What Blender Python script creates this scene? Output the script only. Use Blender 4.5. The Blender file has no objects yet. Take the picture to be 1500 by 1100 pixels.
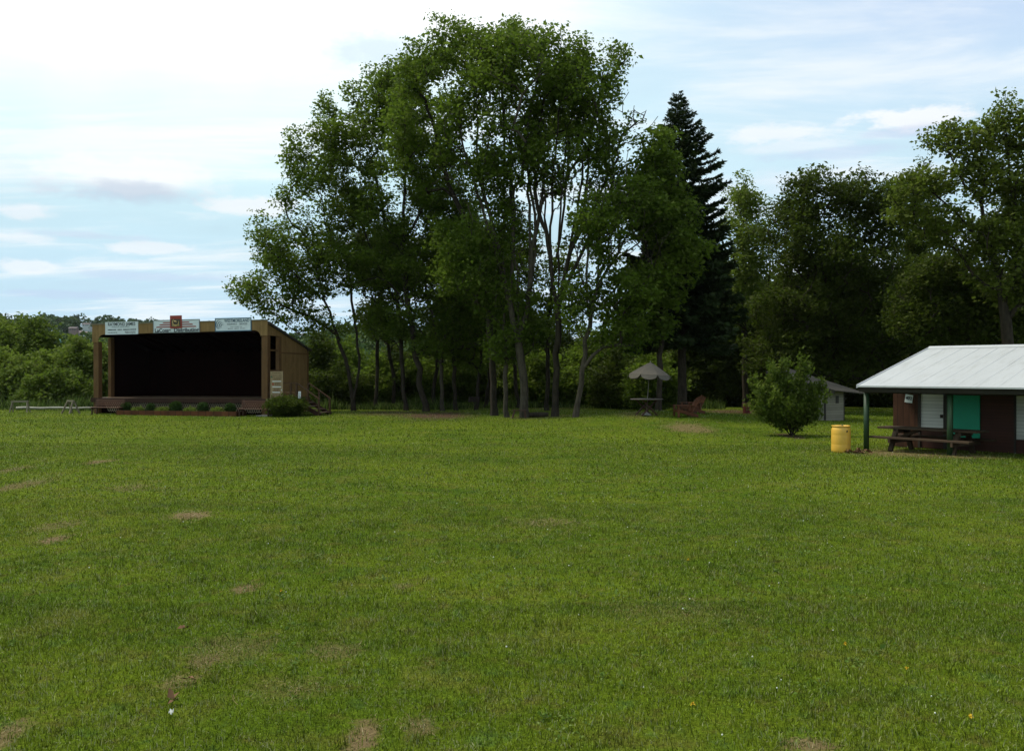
import bpy, bmesh, math, random
import numpy as np
from mathutils import Vector, Matrix

R = math.radians
F = 1300.0          # focal length of the photograph in its own pixels
EYE = 2.6           # camera height
HZ = 545.0          # eye level row in the photograph
scene = bpy.context.scene
col = scene.collection
rnd = random.Random(7)


def ux(px): return (px - 750.0) / F
def zat(py, d): return EYE + (HZ - py) / F * d


def smooth(a, b, x):
    t = np.clip((np.asarray(x, float) - a) / (b - a), 0, 1)
    return t * t * (3 - 2 * t)


# ------------------------------------------------------------------ terrain height
def gz(x, y):
    x = np.asarray(x, float); y = np.asarray(y, float)
    z = 0.05 * np.sin(x * 0.31 + 1.0) * np.sin(y * 0.23) * smooth(6, 16, y)
    z = z + 0.50 * np.exp(-((x - 7.5) / 5.0) ** 2 - ((y - 47.0) / 6.0) ** 2)
    edge = 66 + 10 * smooth(-6, 6, x)
    u = x / np.maximum(y, 30)
    H = 27 + 15 * (1 - smooth(-0.5, -0.15, u)) + 5 * np.sin(x * 0.012 + 0.6)
    d = y - edge
    far = np.interp(y, [66, 110, 165, 300, 500, 700, 950, 1400], [0, -9, -11, 2, 9, 0, 0, 0])
    far = far + np.interp(y, [500, 700, 950, 1150, 1400], [0, .66, 1.0, .9, .6]) * H * smooth(480, 720, y)
    left = 1 - smooth(6, 45, x - 0.1 * np.maximum(y - 70, 0))
    far = far * np.where(y > 200, 1, left)
    return z + np.where(d > 0, far * smooth(0, 30, d), 0)


def gzf(x, y): return float(gz(x, y))


# ------------------------------------------------------------------ nodes / materials
class NT:
    def __init__(s, tree): s.t = tree; s.n = tree.nodes; s.l = tree.links
    def add(s, typ, **kw):
        n = s.n.new(typ)
        for k, v in kw.items(): setattr(n, k, v)
        return n
    def put(s, sock, v):
        if isinstance(v, bpy.types.NodeSocket): s.l.new(v, sock)
        elif v is not None:
            if hasattr(sock.default_value, '__len__') and not hasattr(v, '__len__'): v = (v, v, v)
            if hasattr(v, '__len__') and len(sock.default_value) == 4 and len(v) == 3: v = tuple(v) + (1,)
            sock.default_value = v
    def m(s, op, a, b=None, c=None, clamp=False):
        n = s.add('ShaderNodeMath', operation=op, use_clamp=clamp)
        s.put(n.inputs[0], a)
        if b is not None: s.put(n.inputs[1], b)
        if c is not None: s.put(n.inputs[2], c)
        return n.outputs[0]
    def mix(s, f, a, b):
        n = s.add('ShaderNodeMix', data_type='RGBA')
        s.put(n.inputs[0], f); s.put(n.inputs[6], a); s.put(n.inputs[7], b)
        return n.outputs[2]
    def ramp(s, v, lo, hi, a=0.0, b=1.0):
        n = s.add('ShaderNodeMapRange', interpolation_type='SMOOTHSTEP')
        s.put(n.inputs[0], v); s.put(n.inputs[1], lo); s.put(n.inputs[2], hi); s.put(n.inputs[3], a); s.put(n.inputs[4], b)
        return n.outputs[0]
    def noise(s, vec, scale, detail=3, rough=.55, dist=0.0):
        n = s.add('ShaderNodeTexNoise')
        if vec is not None: s.l.new(vec, n.inputs['Vector'])
        n.inputs['Scale'].default_value = scale; n.inputs['Detail'].default_value = detail
        n.inputs['Roughness'].default_value = rough; n.inputs['Distortion'].default_value = dist
        return n.outputs[0]
    def vmap(s, vec, scale=(1, 1, 1), loc=(0, 0, 0)):
        n = s.add('ShaderNodeMapping'); s.l.new(vec, n.inputs[0])
        n.inputs[1].default_value = loc; n.inputs[3].default_value = scale
        return n.outputs[0]


def new_mat(name):
    m = bpy.data.materials.new(name); m.use_nodes = True
    nt = NT(m.node_tree); nt.n.clear()
    out = nt.add('ShaderNodeOutputMaterial'); b = nt.add('ShaderNodeBsdfPrincipled')
    nt.l.new(b.outputs[0], out.inputs[0])
    return m, nt, b, out


def mat(name, c, rough=.7, var=.25, scale=6, stretch=(1, 1, 1), bump=.2, spec=.3, groove=None, axis=0, dirt=None, metal=0, dstretch=(1, 1, .35)):
    """a plain surface: base colour broken up by noise, optional board grooves every «groove» metres along an axis"""
    m, nt, b, out = new_mat(name)
    tc = nt.add('ShaderNodeTexCoord').outputs['Object']
    v = nt.vmap(tc, stretch)
    n1 = nt.noise(v, scale, 5, .6)
    n2 = nt.noise(tc, scale * .22, 3)
    f = nt.m('ADD', nt.m('MULTIPLY', n1, .6), nt.m('MULTIPLY', n2, .4))
    f = nt.ramp(f, .3, .7)
    lo = tuple(max(0, x * (1 - var)) for x in c); hi = tuple(min(1, x * (1 + var)) for x in c)
    cc = nt.mix(f, lo, hi)
    h = n1
    if groove:
        sx = nt.add('ShaderNodeSeparateXYZ'); nt.l.new(tc, sx.inputs[0])
        q = nt.m('DIVIDE', sx.outputs[axis], groove)
        fr = nt.m('FRACT', q)
        g = nt.m('LESS_THAN', fr, .1)
        wn = nt.add('ShaderNodeTexWhiteNoise', noise_dimensions='1D'); nt.l.new(nt.m('FLOOR', q), wn.inputs['W'])
        k = nt.m('MULTIPLY_ADD', wn.outputs[0], .22, .88)
        mm = nt.add('ShaderNodeMix', data_type='RGBA', blend_type='MULTIPLY'); mm.inputs[0].default_value = 1
        nt.l.new(cc, mm.inputs[6]); nt.l.new(k, mm.inputs[7])
        cc = nt.mix(nt.m('MULTIPLY', g, .7), mm.outputs[2], tuple(x * .25 for x in c))
        h = nt.m('SUBTRACT', nt.m('MULTIPLY', n1, .3), g)
    if dirt:
        d = nt.ramp(nt.noise(nt.vmap(tc, dstretch), 2.3, 6, .7), .5, .72)
        cc = nt.mix(nt.m('MULTIPLY', d, .75), cc, dirt)
    nt.l.new(cc, b.inputs['Base Color'])
    b.inputs['Roughness'].default_value = rough; b.inputs['Specular IOR Level'].default_value = spec
    b.inputs['Metallic'].default_value = metal
    if bump:
        bp = nt.add('ShaderNodeBump'); bp.inputs['Strength'].default_value = bump; bp.inputs['Distance'].default_value = .02
        nt.put(bp.inputs['Height'], h); nt.l.new(bp.outputs[0], b.inputs['Normal'])
    return m


def leaf_mat(name, c1, c2, c3, scale=.45, trans=.3, rough=.5):
    """leaves: every leaf its own tint, clumps drifting between two greens"""
    m, nt, b, out = new_mat(name)
    geo = nt.add('ShaderNodeNewGeometry')
    n1 = nt.noise(geo.outputs['Position'], scale, 3)
    cc = nt.mix(nt.ramp(n1, .32, .68), c1, c2)
    cc = nt.mix(nt.ramp(geo.outputs['Random Per Island'], .5, 1.0, 0, .9), cc, c3)  # random tint; the bright c3 share also paints in leaf highlights
    nt.l.new(cc, b.inputs['Base Color'])
    b.inputs['Roughness'].default_value = rough + .1; b.inputs['Specular IOR Level'].default_value = .06
    tr = nt.add('ShaderNodeBsdfTranslucent')
    g = nt.mix(.5, cc, (.12, .2, .02)); nt.l.new(g, tr.inputs[0])
    mx = nt.add('ShaderNodeMixShader'); mx.inputs[0].default_value = trans
    nt.l.new(b.outputs[0], mx.inputs[1]); nt.l.new(tr.outputs[0], mx.inputs[2]); nt.l.new(mx.outputs[0], out.inputs[0])
    return m


# worn places in the lawn, found from the photograph: (px, py, half width px, half height px, strength, kind 0 straw / 1 bare earth / 2 mulch)
WORN = []
for (x, y, rx, ry, s, k) in [
        (30, 714, 26, 12, .8, 0), (80, 772, 30, 9, .6, 0), (82, 790, 20, 8, 1.0, 1), (145, 677, 16, 4, .9, 1), (190, 718, 26, 6, .45, 0),
        (278, 757, 32, 6, 1.0, 1), (358, 862, 20, 9, .9, 1), (330, 955, 70, 30, .45, 0), (300, 970, 24, 12, .7, 0), (490, 955, 40, 16, .6, 0),
        (532, 1082, 24, 26, 1.1, 1), (615, 1066, 26, 16, .8, 0), (590, 860, 14, 5, .6, 0), (1185, 1092, 40, 10, .9, 1), (8, 1080, 30, 30, .8, 1),
        (20, 688, 18, 6, .6, 0), (800, 765, 60, 8, .35, 0), (1000, 900, 120, 20, .3, 0), (420, 1010, 60, 20, .3, 0), (260, 1000, 25, 12, .6, 1),
        (640, 609, 62, 7, 1.0, 2), (570, 605, 60, 5, .8, 2), (805, 597.5, 90, 3, .7, 2), (1010, 631, 36, 5, .8, 1), (930, 618, 32, 5, .6, 0),
        (1330, 664, 85, 7, .9, 1), (1160, 638, 16, 4, .9, 2), (1410, 668, 60, 5, .7, 1), (800, 612, 60, 4, .6, 0), (1080, 603, 60, 4, .9, 2)]:
    d = EYE * F / (y - HZ)
    if y < 606: d = min(d, 63)
    d0 = EYE * F / (max(y - ry, 592) - HZ); d1 = EYE * F / (y + ry - HZ)
    ry_m = max(.12, (d0 - d1) / 2); d = (d0 + d1) / 2
    WORN.append((ux(x) * d, d, max(.12, rx / F * d), ry_m, s, k))


def worn_mask(x, y):
    m = np.zeros_like(x)
    for (cx, cy, rx, ry, s, k) in WORN:
        q = np.sqrt(((x - cx) / rx) ** 2 + ((y - cy) / ry) ** 2)
        m = np.maximum(m, s * (1 - smooth(.45, 1.15, q)))
    return m


def grass_tint(nt, pos):
    """the lawn's own drifting colour, shared by soil sheet and blades"""
    n1 = nt.noise(pos, .16, 4, .6); n2 = nt.noise(pos, .9, 4, .65); n3 = nt.noise(nt.vmap(pos, (.5, 1.6, 1)), .5, 3)
    a = (.083, .131, .008); b_ = (.130, .176, .011); c = (.150, .160, .024); d = (.042, .088, .008)
    cc = nt.mix(nt.ramp(n1, .35, .65), a, b_)
    cc = nt.mix(nt.ramp(n2, .5, .72, 0, .75), cc, c)
    cc = nt.mix(nt.ramp(n3, .50, .74, 0, .5), cc, d)
    n4 = nt.noise(pos, 3.1, 4, .7); n5 = nt.noise(pos, 7.5, 3, .7)
    cc = nt.mix(nt.ramp(n4, .52, .70, 0, .6), cc, (.140, .118, .030))
    cc = nt.mix(nt.ramp(n4, .46, .30, 0, .6), cc, (.070, .135, .030))
    cc = nt.mix(nt.ramp(n5, .55, .75, 0, .5), cc, (.045, .075, .008))
    return cc


def ground_mat():
    m, nt, b, out = new_mat('lawn')
    geo = nt.add('ShaderNodeNewGeometry'); pos = geo.outputs['Position']
    cc = grass_tint(nt, pos)
    fine = nt.noise(pos, 38, 4, .7)
    mid = nt.noise(pos, 6, 5, .7)
    mm = nt.add('ShaderNodeMix', data_type='RGBA', blend_type='MULTIPLY'); mm.inputs[0].default_value = 1
    nt.l.new(cc, mm.inputs[6])
    nt.l.new(nt.m('MULTIPLY', nt.ramp(fine, .3, .7, .45, 1.15), nt.ramp(mid, .3, .7, .75, 1.1)), mm.inputs[7])
    cc = nt.mix(nt.ramp(nt.noise(pos, 2.2, 5, .7), .56, .75, 0, .55), mm.outputs[2], (.10, .085, .035))
    sep = nt.add('ShaderNodeSeparateXYZ'); nt.l.new(pos, sep.inputs[0])
    wob = nt.m('ADD', nt.m('MULTIPLY_ADD', nt.noise(pos, 2.2, 3, .6), 2.0, -1.0), nt.m('MULTIPLY_ADD', nt.noise(pos, 11, 5, .75), 1.8, -.9))
    cols = {0: (.135, .105, .045), 1: (.165, .120, .058), 2: (.075, .046, .030)}
    grain = nt.ramp(nt.noise(pos, 55, 3, .8), .3, .7, .55, 1.3)
    for (cx, cy, rx, ry, s, k) in WORN:
        dx = nt.m('DIVIDE', nt.m('SUBTRACT', sep.outputs[0], cx), rx); dy = nt.m('DIVIDE', nt.m('SUBTRACT', sep.outputs[1], cy), ry)
        q = nt.m('SQRT', nt.m('ADD', nt.m('MULTIPLY', dx, dx), nt.m('MULTIPLY', dy, dy)))
        f = nt.ramp(nt.m('ADD', q, wob), 1.25, .45, 0, min(1, s))
        g = nt.add('ShaderNodeMix', data_type='RGBA', blend_type='MULTIPLY'); g.inputs[0].default_value = 1
        g.inputs[6].default_value = cols[k] + (1,); nt.l.new(grain, g.inputs[7])
        cc = nt.mix(f, cc, g.outputs[2])
    # beyond the plateau: rough green
    farf = nt.ramp(sep.outputs[1], 64, 74)
    cc = nt.mix(farf, cc, nt.mix(nt.ramp(mid, .3, .7), (.02, .035, .008), (.04, .07, .015)))
    nt.l.new(cc, b.inputs['Base Color']); b.inputs['Roughness'].default_value = .95; b.inputs['Specular IOR Level'].default_value = .02
    bp = nt.add('ShaderNodeBump'); bp.inputs['Strength'].default_value = .7; bp.inputs['Distance'].default_value = .05
    nt.l.new(nt.m('ADD', fine, mid), bp.inputs['Height']); nt.l.new(bp.outputs[0], b.inputs['Normal'])
    return m


def blade_mat(name, weeds=False):
    m, nt, b, out = new_mat(name)
    geo = nt.add('ShaderNodeNewGeometry'); pos = geo.outputs['Position']; rp = geo.outputs['Random Per Island']
    if weeds:
        cc = nt.mix(nt.ramp(nt.noise(pos, .5, 3), .35, .65), (.035, .060, .010), (.075, .115, .020))
    else:
        cc = grass_tint(nt, pos)
    mm = nt.add('ShaderNodeMix', data_type='RGBA', blend_type='MULTIPLY'); mm.inputs[0].default_value = 1
    nt.l.new(cc, mm.inputs[6]); nt.l.new(nt.m('MULTIPLY_ADD', nt.m('POWER', rp, 2.6), 2.3, .45), mm.inputs[7])
    straw = nt.ramp(nt.m('ADD', rp, nt.m('MULTIPLY_ADD', nt.noise(pos, 1.1, 4, .7), .5, -.25)), .83, .95)  # dry blades, paled so that highlights on the grass sit in their colour
    cc = nt.mix(straw, mm.outputs[2], (.29, .30, .15) if not weeds else (.17, .2, .06))
    nt.l.new(cc, b.inputs['Base Color']); b.inputs['Roughness'].default_value = .6; b.inputs['Specular IOR Level'].default_value = .07
    tr = nt.add('ShaderNodeBsdfTranslucent'); nt.l.new(cc, tr.inputs[0])
    mx = nt.add('ShaderNodeMixShader'); mx.inputs[0].default_value = .3
    nt.l.new(b.outputs[0], mx.inputs[1]); nt.l.new(tr.outputs[0], mx.inputs[2]); nt.l.new(mx.outputs[0], out.inputs[0])
    return m


M = {}
M['bark'] = mat('bark', (.034, .026, .018), .9, .5, 9, (1, 1, .22), 1.0, .1)
M['bark_pale'] = mat('bark_pale', (.058, .047, .033), .9, .5, 9, (1, 1, .22), 1.0, .1)
M['leaf_maple'] = leaf_mat('leaf_maple', (.052, .084, .007), (.088, .132, .010), (.15, .19, .034), trans=.5)
M['leaf_dark'] = leaf_mat('leaf_dark', (.026, .036, .004), (.044, .058, .007), (.072, .088, .016), trans=.3)
M['leaf_locust'] = leaf_mat('leaf_locust', (.066, .086, .009), (.108, .132, .014), (.17, .19, .045), trans=.5)
M['leaf_pale'] = leaf_mat('leaf_pale', (.080, .115, .012), (.125, .165, .020), (.20, .235, .06), trans=.42)
M['leaf_bush'] = leaf_mat('leaf_bush', (.056, .084, .010), (.098, .136, .016), (.14, .17, .036), trans=.4)
M['leaf_yew'] = leaf_mat('leaf_yew', (.020, .042, .010), (.034, .066, .014), (.05, .095, .02), trans=.15)
M['needles'] = leaf_mat('needles', (.014, .024, .008), (.024, .037, .012), (.042, .058, .020), trans=.08)
M['forest'] = leaf_mat('forest_leaves', (.020, .042, .012), (.044, .078, .020), (.065, .098, .032), scale=.06, trans=.1)
M['ply'] = mat('plywood_siding', (.25, .150, .062), .8, .10, 3, (1, 1, .4), .1, .1, groove=.1, axis=0, dirt=(.13, .075, .03))
M['ply_side'] = mat('plywood_side', (.25, .148, .058), .8, .10, 3, (1, 1, .4), .1, .1, groove=.1, axis=1, dirt=(.13, .075, .03))
M['post'] = mat('stained_post', (.125, .062, .022), .75, .3, 5, (1, 1, .15), .3, .25)
M['rail_wood'] = mat('rail_wood', (.062, .030, .012), .8, .3, 5)
M['deck'] = mat('deck_boards', (.10, .058, .030), .7, .25, 4, (.2, 1, 1), .3, .3, groove=.14, axis=1)
M['brown'] = mat('brown_boards', (.042, .017, .008), .75, .3, 5, (.2, 1, 1), .3, .25, groove=.15, axis=0)
M['bench_wood'] = mat('bench_wood', (.085, .032, .015), .65, .3, 6, (.15, 1, 1), .2, .3)
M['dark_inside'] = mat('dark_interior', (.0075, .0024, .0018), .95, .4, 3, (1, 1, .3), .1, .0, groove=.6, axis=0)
M['shingle'] = mat('roof_felt', (.06, .05, .042), .9, .3, 8, (1, 1, 1), .4, .15)
M['lattice'] = mat('pale_lattice', (.24, .19, .12), .8, .2, 6)
M['edging'] = mat('edging_board', (.105, .036, .013), .8, .35, 6, (.2, 1, 1), .3, .2, groove=.5, axis=0)
M['sign_white'] = mat('sign_white', (.62, .65, .66), .5, .06, 3, (1, 1, 1), 0, .4)
M['sign_blue'] = mat('sign_frame_blue', (.05, .13, .20), .5, .1, 3, (1, 1, 1), 0, .4)
M['sign_grey'] = mat('sign_frame_grey', (.22, .23, .22), .6, .1, 3, (1, 1, 1), 0, .4)
M['ink'] = mat('ink', (.03, .032, .04), .6, .1, 3, (1, 1, 1), 0, .3)
M['ink_grey'] = mat('ink_grey', (.24, .26, .27), .6, .1, 3, (1, 1, 1), 0, .3)
M['ink_navy'] = mat('ink_navy', (.03, .07, .11), .6, .1, 3, (1, 1, 1), 0, .3)
M['sign_red'] = mat('sign_red', (.28, .035, .018), .5, .12, 3, (1, 1, 1), 0, .4)
M['sign_gold'] = mat('sign_gold', (.36, .25, .09), .5, .3, 20, (1, 1, 1), 0, .4)
M['sign_black'] = mat('sign_black', (.05, .034, .02), .5, .3, 20, (1, 1, 1), 0, .4)
M['board_tan'] = mat('notice_board', (.27, .19, .10), .7, .12, 6)
M['paper'] = mat('paper', (.62, .62, .58), .8, .08, 6, (1, 1, 1), 0)
M['ink_brown'] = mat('ink_brown', (.13, .075, .035), .8, .2, 6, (1, 1, 1), 0)
M['ink_red'] = mat('ink_red', (.30, .07, .035), .8, .2, 6, (1, 1, 1), 0)
M['ink_green'] = mat('ink_green', (.02, .09, .05), .8, .2, 6, (1, 1, 1), 0)
M['grey_wood'] = mat('weathered_wood', (.17, .145, .10), .9, .3, 7, (.2, 1, 1), .3, .15)
M['pale_pole'] = mat('pale_pole', (.25, .235, .19), .8, .25, 5)
M['metal_roof'] = mat('white_metal_roof', (.385, .395, .395), .45, .05, 2, (1, .25, 1), .05, .5, dirt=(.285, .285, .265), dstretch=(2.6, .22, 1))
M['roof_trim'] = mat('roof_trim', (.022, .017, .010), .8, .3, 4, (.2, 1, 1))
M['green_post'] = mat('green_post', (.014, .040, .012), .55, .25, 6, (1, 1, .3), .15, .4)
M['booth_v'] = mat('brown_vertical_boards', (.052, .021, .010), .8, .3, 6, (1, 1, .2), .3, .2, groove=.2, axis=0)
M['booth_h'] = mat('brown_clapboard', (.050, .016, .009), .7, .2, 4, (.2, 1, 1), .3, .25, groove=.1, axis=2)
M['white_slats'] = mat('white_slats', (.50, .475, .43), .6, .06, 3, (.3, 1, 1), .3, .3, groove=.115, axis=2)
M['teal_panel'] = mat('teal_panel', (.004, .25, .135), .55, .06, 3, (1, 1, 1), .05, .35)
M['picnic'] = mat('picnic_wood', (.050, .031, .018), .8, .3, 6, (.15, 1, 1), .3, .2)
M['drum'] = mat('yellow_plastic', (.66, .37, .045), .42, .10, 3, (1, 1, .4), .05, .45, dirt=(.44, .24, .045))
M['drum_dark'] = mat('black_bung', (.03, .025, .02), .6, .1)
M['fabric'] = mat('umbrella_fabric', (.105, .090, .072), .9, .10, 4, (1, 1, 1), .1, .1)
M['table_grey'] = mat('grey_table', (.115, .090, .075), .7, .2, 6, (.2, 1, 1))
M['dark_wood'] = mat('dark_wood', (.06, .026, .016), .7, .3, 6)
M['pole_white'] = mat('pole_white', (.22, .19, .14), .5, .1)
M['redwood'] = mat('redwood', (.085, .026, .008), .65, .4, 6, (.2, 1, 1), .2, .3)
M['shed_white'] = mat('shed_siding', (.20, .18, .135), .7, .1, 3, (.3, 1, 1), .3, .2, groove=.13, axis=2)
M['shed_dark'] = mat('shed_trim', (.03, .024, .018), .8, .2)
M['shed_roof'] = mat('shed_roof', (.075, .063, .048), .9, .25, 7)
M['iron'] = mat('rusty_iron', (.035, .022, .016), .8, .3, 8, metal=.3)
M['red_bin'] = mat('red_bin', (.09, .012, .010), .6, .2)
M['concrete'] = mat('concrete', (.28, .26, .23), .9, .2, 6)
M['house_white'] = mat('house_white', (.55, .56, .55), .7, .05)
M['house_pink'] = mat('house_brick', (.20, .14, .12), .8, .1)
M['house_roof'] = mat('house_roof', (.12, .10, .10), .9, .1)
M['house_teal'] = mat('house_teal', (.05, .25, .25), .6, .1)
M['house_glass'] = mat('house_glass', (.06, .08, .10), .2, .1)
M['white_petal'] = mat('white_petal', (.62, .62, .55), .8, .1)
M['yellow_petal'] = mat('yellow_petal', (.55, .36, .015), .7, .1)
M['dry_leaf'] = mat('dry_leaf', (.15, .075, .035), .8, .3)


# ------------------------------------------------------------------ mesh helpers
class MB:
    def __init__(s): s.v = []; s.f = []
    def quadbox(s, pts):
        o = len(s.v); s.v += [tuple(p) for p in pts]
        s.f += [(o, o + 3, o + 2, o + 1), (o + 4, o + 5, o + 6, o + 7), (o, o + 1, o + 5, o + 4), (o + 1, o + 2, o + 6, o + 5),
                (o + 2, o + 3, o + 7, o + 6), (o + 3, o, o + 4, o + 7)]
        return s
    def box(s, x0, x1, y0, y1, z0, z1):
        return s.quadbox([(x0, y0, z0), (x1, y0, z0), (x1, y1, z0), (x0, y1, z0), (x0, y0, z1), (x1, y0, z1), (x1, y1, z1), (x0, y1, z1)])
    def bar(s, p, q, w, h, up=(0, 0, 1)):
        p = Vector(p); q = Vector(q); d = (q - p).normalized(); up = Vector(up)
        sd = d.cross(up)
        if sd.length < 1e-4: sd = d.cross(Vector((0, 1, 0)))
        sd.normalize(); u = sd.cross(d).normalized()
        a = sd * w / 2; b = u * h / 2
        return s.quadbox([p - a - b, p + a - b, q + a - b, q - a - b, p - a + b, p + a + b, q + a + b, q - a + b])
    def tube(s, pts, rad, n=8, cap=True):
        pts = [Vector(p) for p in pts]
        if not hasattr(rad, '__len__'): rad = [rad] * len(pts)
        o = len(s.v)
        for i, p in enumerate(pts):
            d = (pts[min(i + 1, len(pts) - 1)] - pts[max(i - 1, 0)]).normalized()
            a = d.cross(Vector((0.13, .99, 0.05)))
            if a.length < .05: a = d.cross(Vector((1, 0, 0)))
            a.normalize(); b = d.cross(a)
            for k in range(n):
                t = 2 * math.pi * k / n
                s.v.append(tuple(p + (a * math.cos(t) + b * math.sin(t)) * rad[i]))
        for i in range(len(pts) - 1):
            for k in range(n):
                k2 = (k + 1) % n
                s.f.append((o + i * n + k, o + i * n + k2, o + (i + 1) * n + k2, o + (i + 1) * n + k))
        if cap:
            s.f.append(tuple(o + k for k in reversed(range(n)))); e = o + (len(pts) - 1) * n
            s.f.append(tuple(e + k for k in range(n)))
        return s
    def lathe(s, prof, n=24, c=(0, 0, 0)):
        o = len(s.v); m = len(prof)
        for (r, z) in prof:
            for k in range(n):
                t = 2 * math.pi * k / n
                s.v.append((c[0] + r * math.cos(t), c[1] + r * math.sin(t), c[2] + z))
        for i in range(m - 1):
            for k in range(n):
                k2 = (k + 1) % n
                s.f.append((o + i * n + k, o + i * n + k2, o + (i + 1) * n + k2, o + (i + 1) * n + k))
        s.f.append(tuple(o + k for k in reversed(range(n)))); e = o + (m - 1) * n
        s.f.append(tuple(e + k for k in range(n)))
        return s
    def prism(s, outline, axis, a, b):
        """outline in the plane across the axis: axis 1 -> (x, z), axis 0 -> (y, z), axis 2 -> (x, y)"""
        def P(p, w):
            return (p[0], w, p[1]) if axis == 1 else (w, p[0], p[1]) if axis == 0 else (p[0], p[1], w)
        o = len(s.v); n = len(outline)
        s.v += [P(p, a) for p in outline] + [P(p, b) for p in outline]
        s.f.append(tuple(o + k for k in range(n))); s.f.append(tuple(o + n + k for k in reversed(range(n))))
        for k in range(n):
            k2 = (k + 1) % n
            s.f.append((o + k2, o + k, o + n + k, o + n + k2))
        return s
    def build(s, name, m, parent=None, bevel=0, smooth_=False):
        me = bpy.data.meshes.new(name)
        me.from_pydata(s.v, [], s.f); me.validate()
        bm = bmesh.new(); bm.from_mesh(me); bmesh.ops.recalc_face_normals(bm, faces=bm.faces)
        if bevel:
            try:
                bmesh.ops.bevel(bm, geom=[e for e in bm.edges if e.calc_face_angle(0) > .6], offset=bevel, segments=1, affect='EDGES', clamp_overlap=True)
            except Exception: pass
        bm.to_mesh(me); bm.free()
        if smooth_:
            me.polygons.foreach_set('use_smooth', [True] * len(me.polygons))
        return link(name, me, m, parent)


def link(name, me, m, parent=None):
    o = bpy.data.objects.new(name, me); col.objects.link(o)
    if m is not None: me.materials.append(m)
    if parent is not None: o.parent = parent
    return o


def tag(o, label=None, cat=None, group=None, kind=None):
    if label: o['label'] = label
    if cat: o['category'] = cat
    if group: o['group'] = group
    if kind: o['kind'] = kind
    return o


def empty(name, loc, rz, label, cat, group=None):
    o = bpy.data.objects.new(name, None); col.objects.link(o); o.empty_display_size = .2
    o.location = loc; o.rotation_euler = (0, 0, rz)
    return tag(o, label, cat, group)


def copy_tree(o, parent=None):
    c = o.copy(); col.objects.link(c)
    if parent is not None: c.parent = parent
    for ch in list(o.children): copy_tree(ch, c)
    return c


def raw_mesh(name, verts, loops, starts, totals):
    me = bpy.data.meshes.new(name)
    me.vertices.add(len(verts)); me.vertices.foreach_set('co', np.ascontiguousarray(verts, np.float32).ravel())
    me.loops.add(len(loops)); me.loops.foreach_set('vertex_index', np.ascontiguousarray(loops, np.int32))
    me.polygons.add(len(starts)); me.polygons.foreach_set('loop_start', np.ascontiguousarray(starts, np.int32))
    try: me.polygons.foreach_set('loop_total', np.ascontiguousarray(totals, np.int32))
    except Exception: pass
    me.update(calc_edges=True)
    return me


def quads_mesh(name, v):
    n = len(v) // 4
    return raw_mesh(name, v, np.arange(n * 4), np.arange(n) * 4, np.full(n, 4))


def unit(v): return v / np.maximum(np.linalg.norm(v, axis=-1, keepdims=True), 1e-9)


def leaves(centers, nper, sig, L, rng, up=.7, aspect=.62, flat=.6, droop=0.0, outc=None):
    """small folded leaf faces scattered round clump centres"""
    c = np.repeat(centers, nper, axis=0); n = len(c)
    off = rng.normal(size=(n, 3)); off *= np.minimum(1, 1.7 / np.maximum(np.linalg.norm(off, axis=1, keepdims=True), 1e-6)); off = off * np.array([sig, sig, sig * flat])
    p = c + off
    d = unit(rng.normal(size=(n, 3)) * np.array([1, 1, .55]) + np.array([0, 0, -droop]) + (0 if outc is None else .5 * unit(p - outc)))
    nr = unit(rng.normal(size=(n, 3)) + np.array([0, 0, up]))
    sd = unit(np.cross(d, nr)); nn = np.cross(sd, d)
    l = L * np.clip(rng.lognormal(-.05, .34, (n, 1)), .4, 2.0); w = l * aspect * rng.uniform(.8, 1.2, (n, 1)) * .5
    fold = l * rng.uniform(.05, .25, (n, 1))
    a = p; b = p + d * l * .45 + sd * w + nn * fold; e = p + d * l; f = p + d * l * .45 - sd * w + nn * fold
    v = np.empty((n, 4, 3)); v[:, 0] = a; v[:, 1] = b; v[:, 2] = e; v[:, 3] = f
    return v.reshape(-1, 3)


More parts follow.
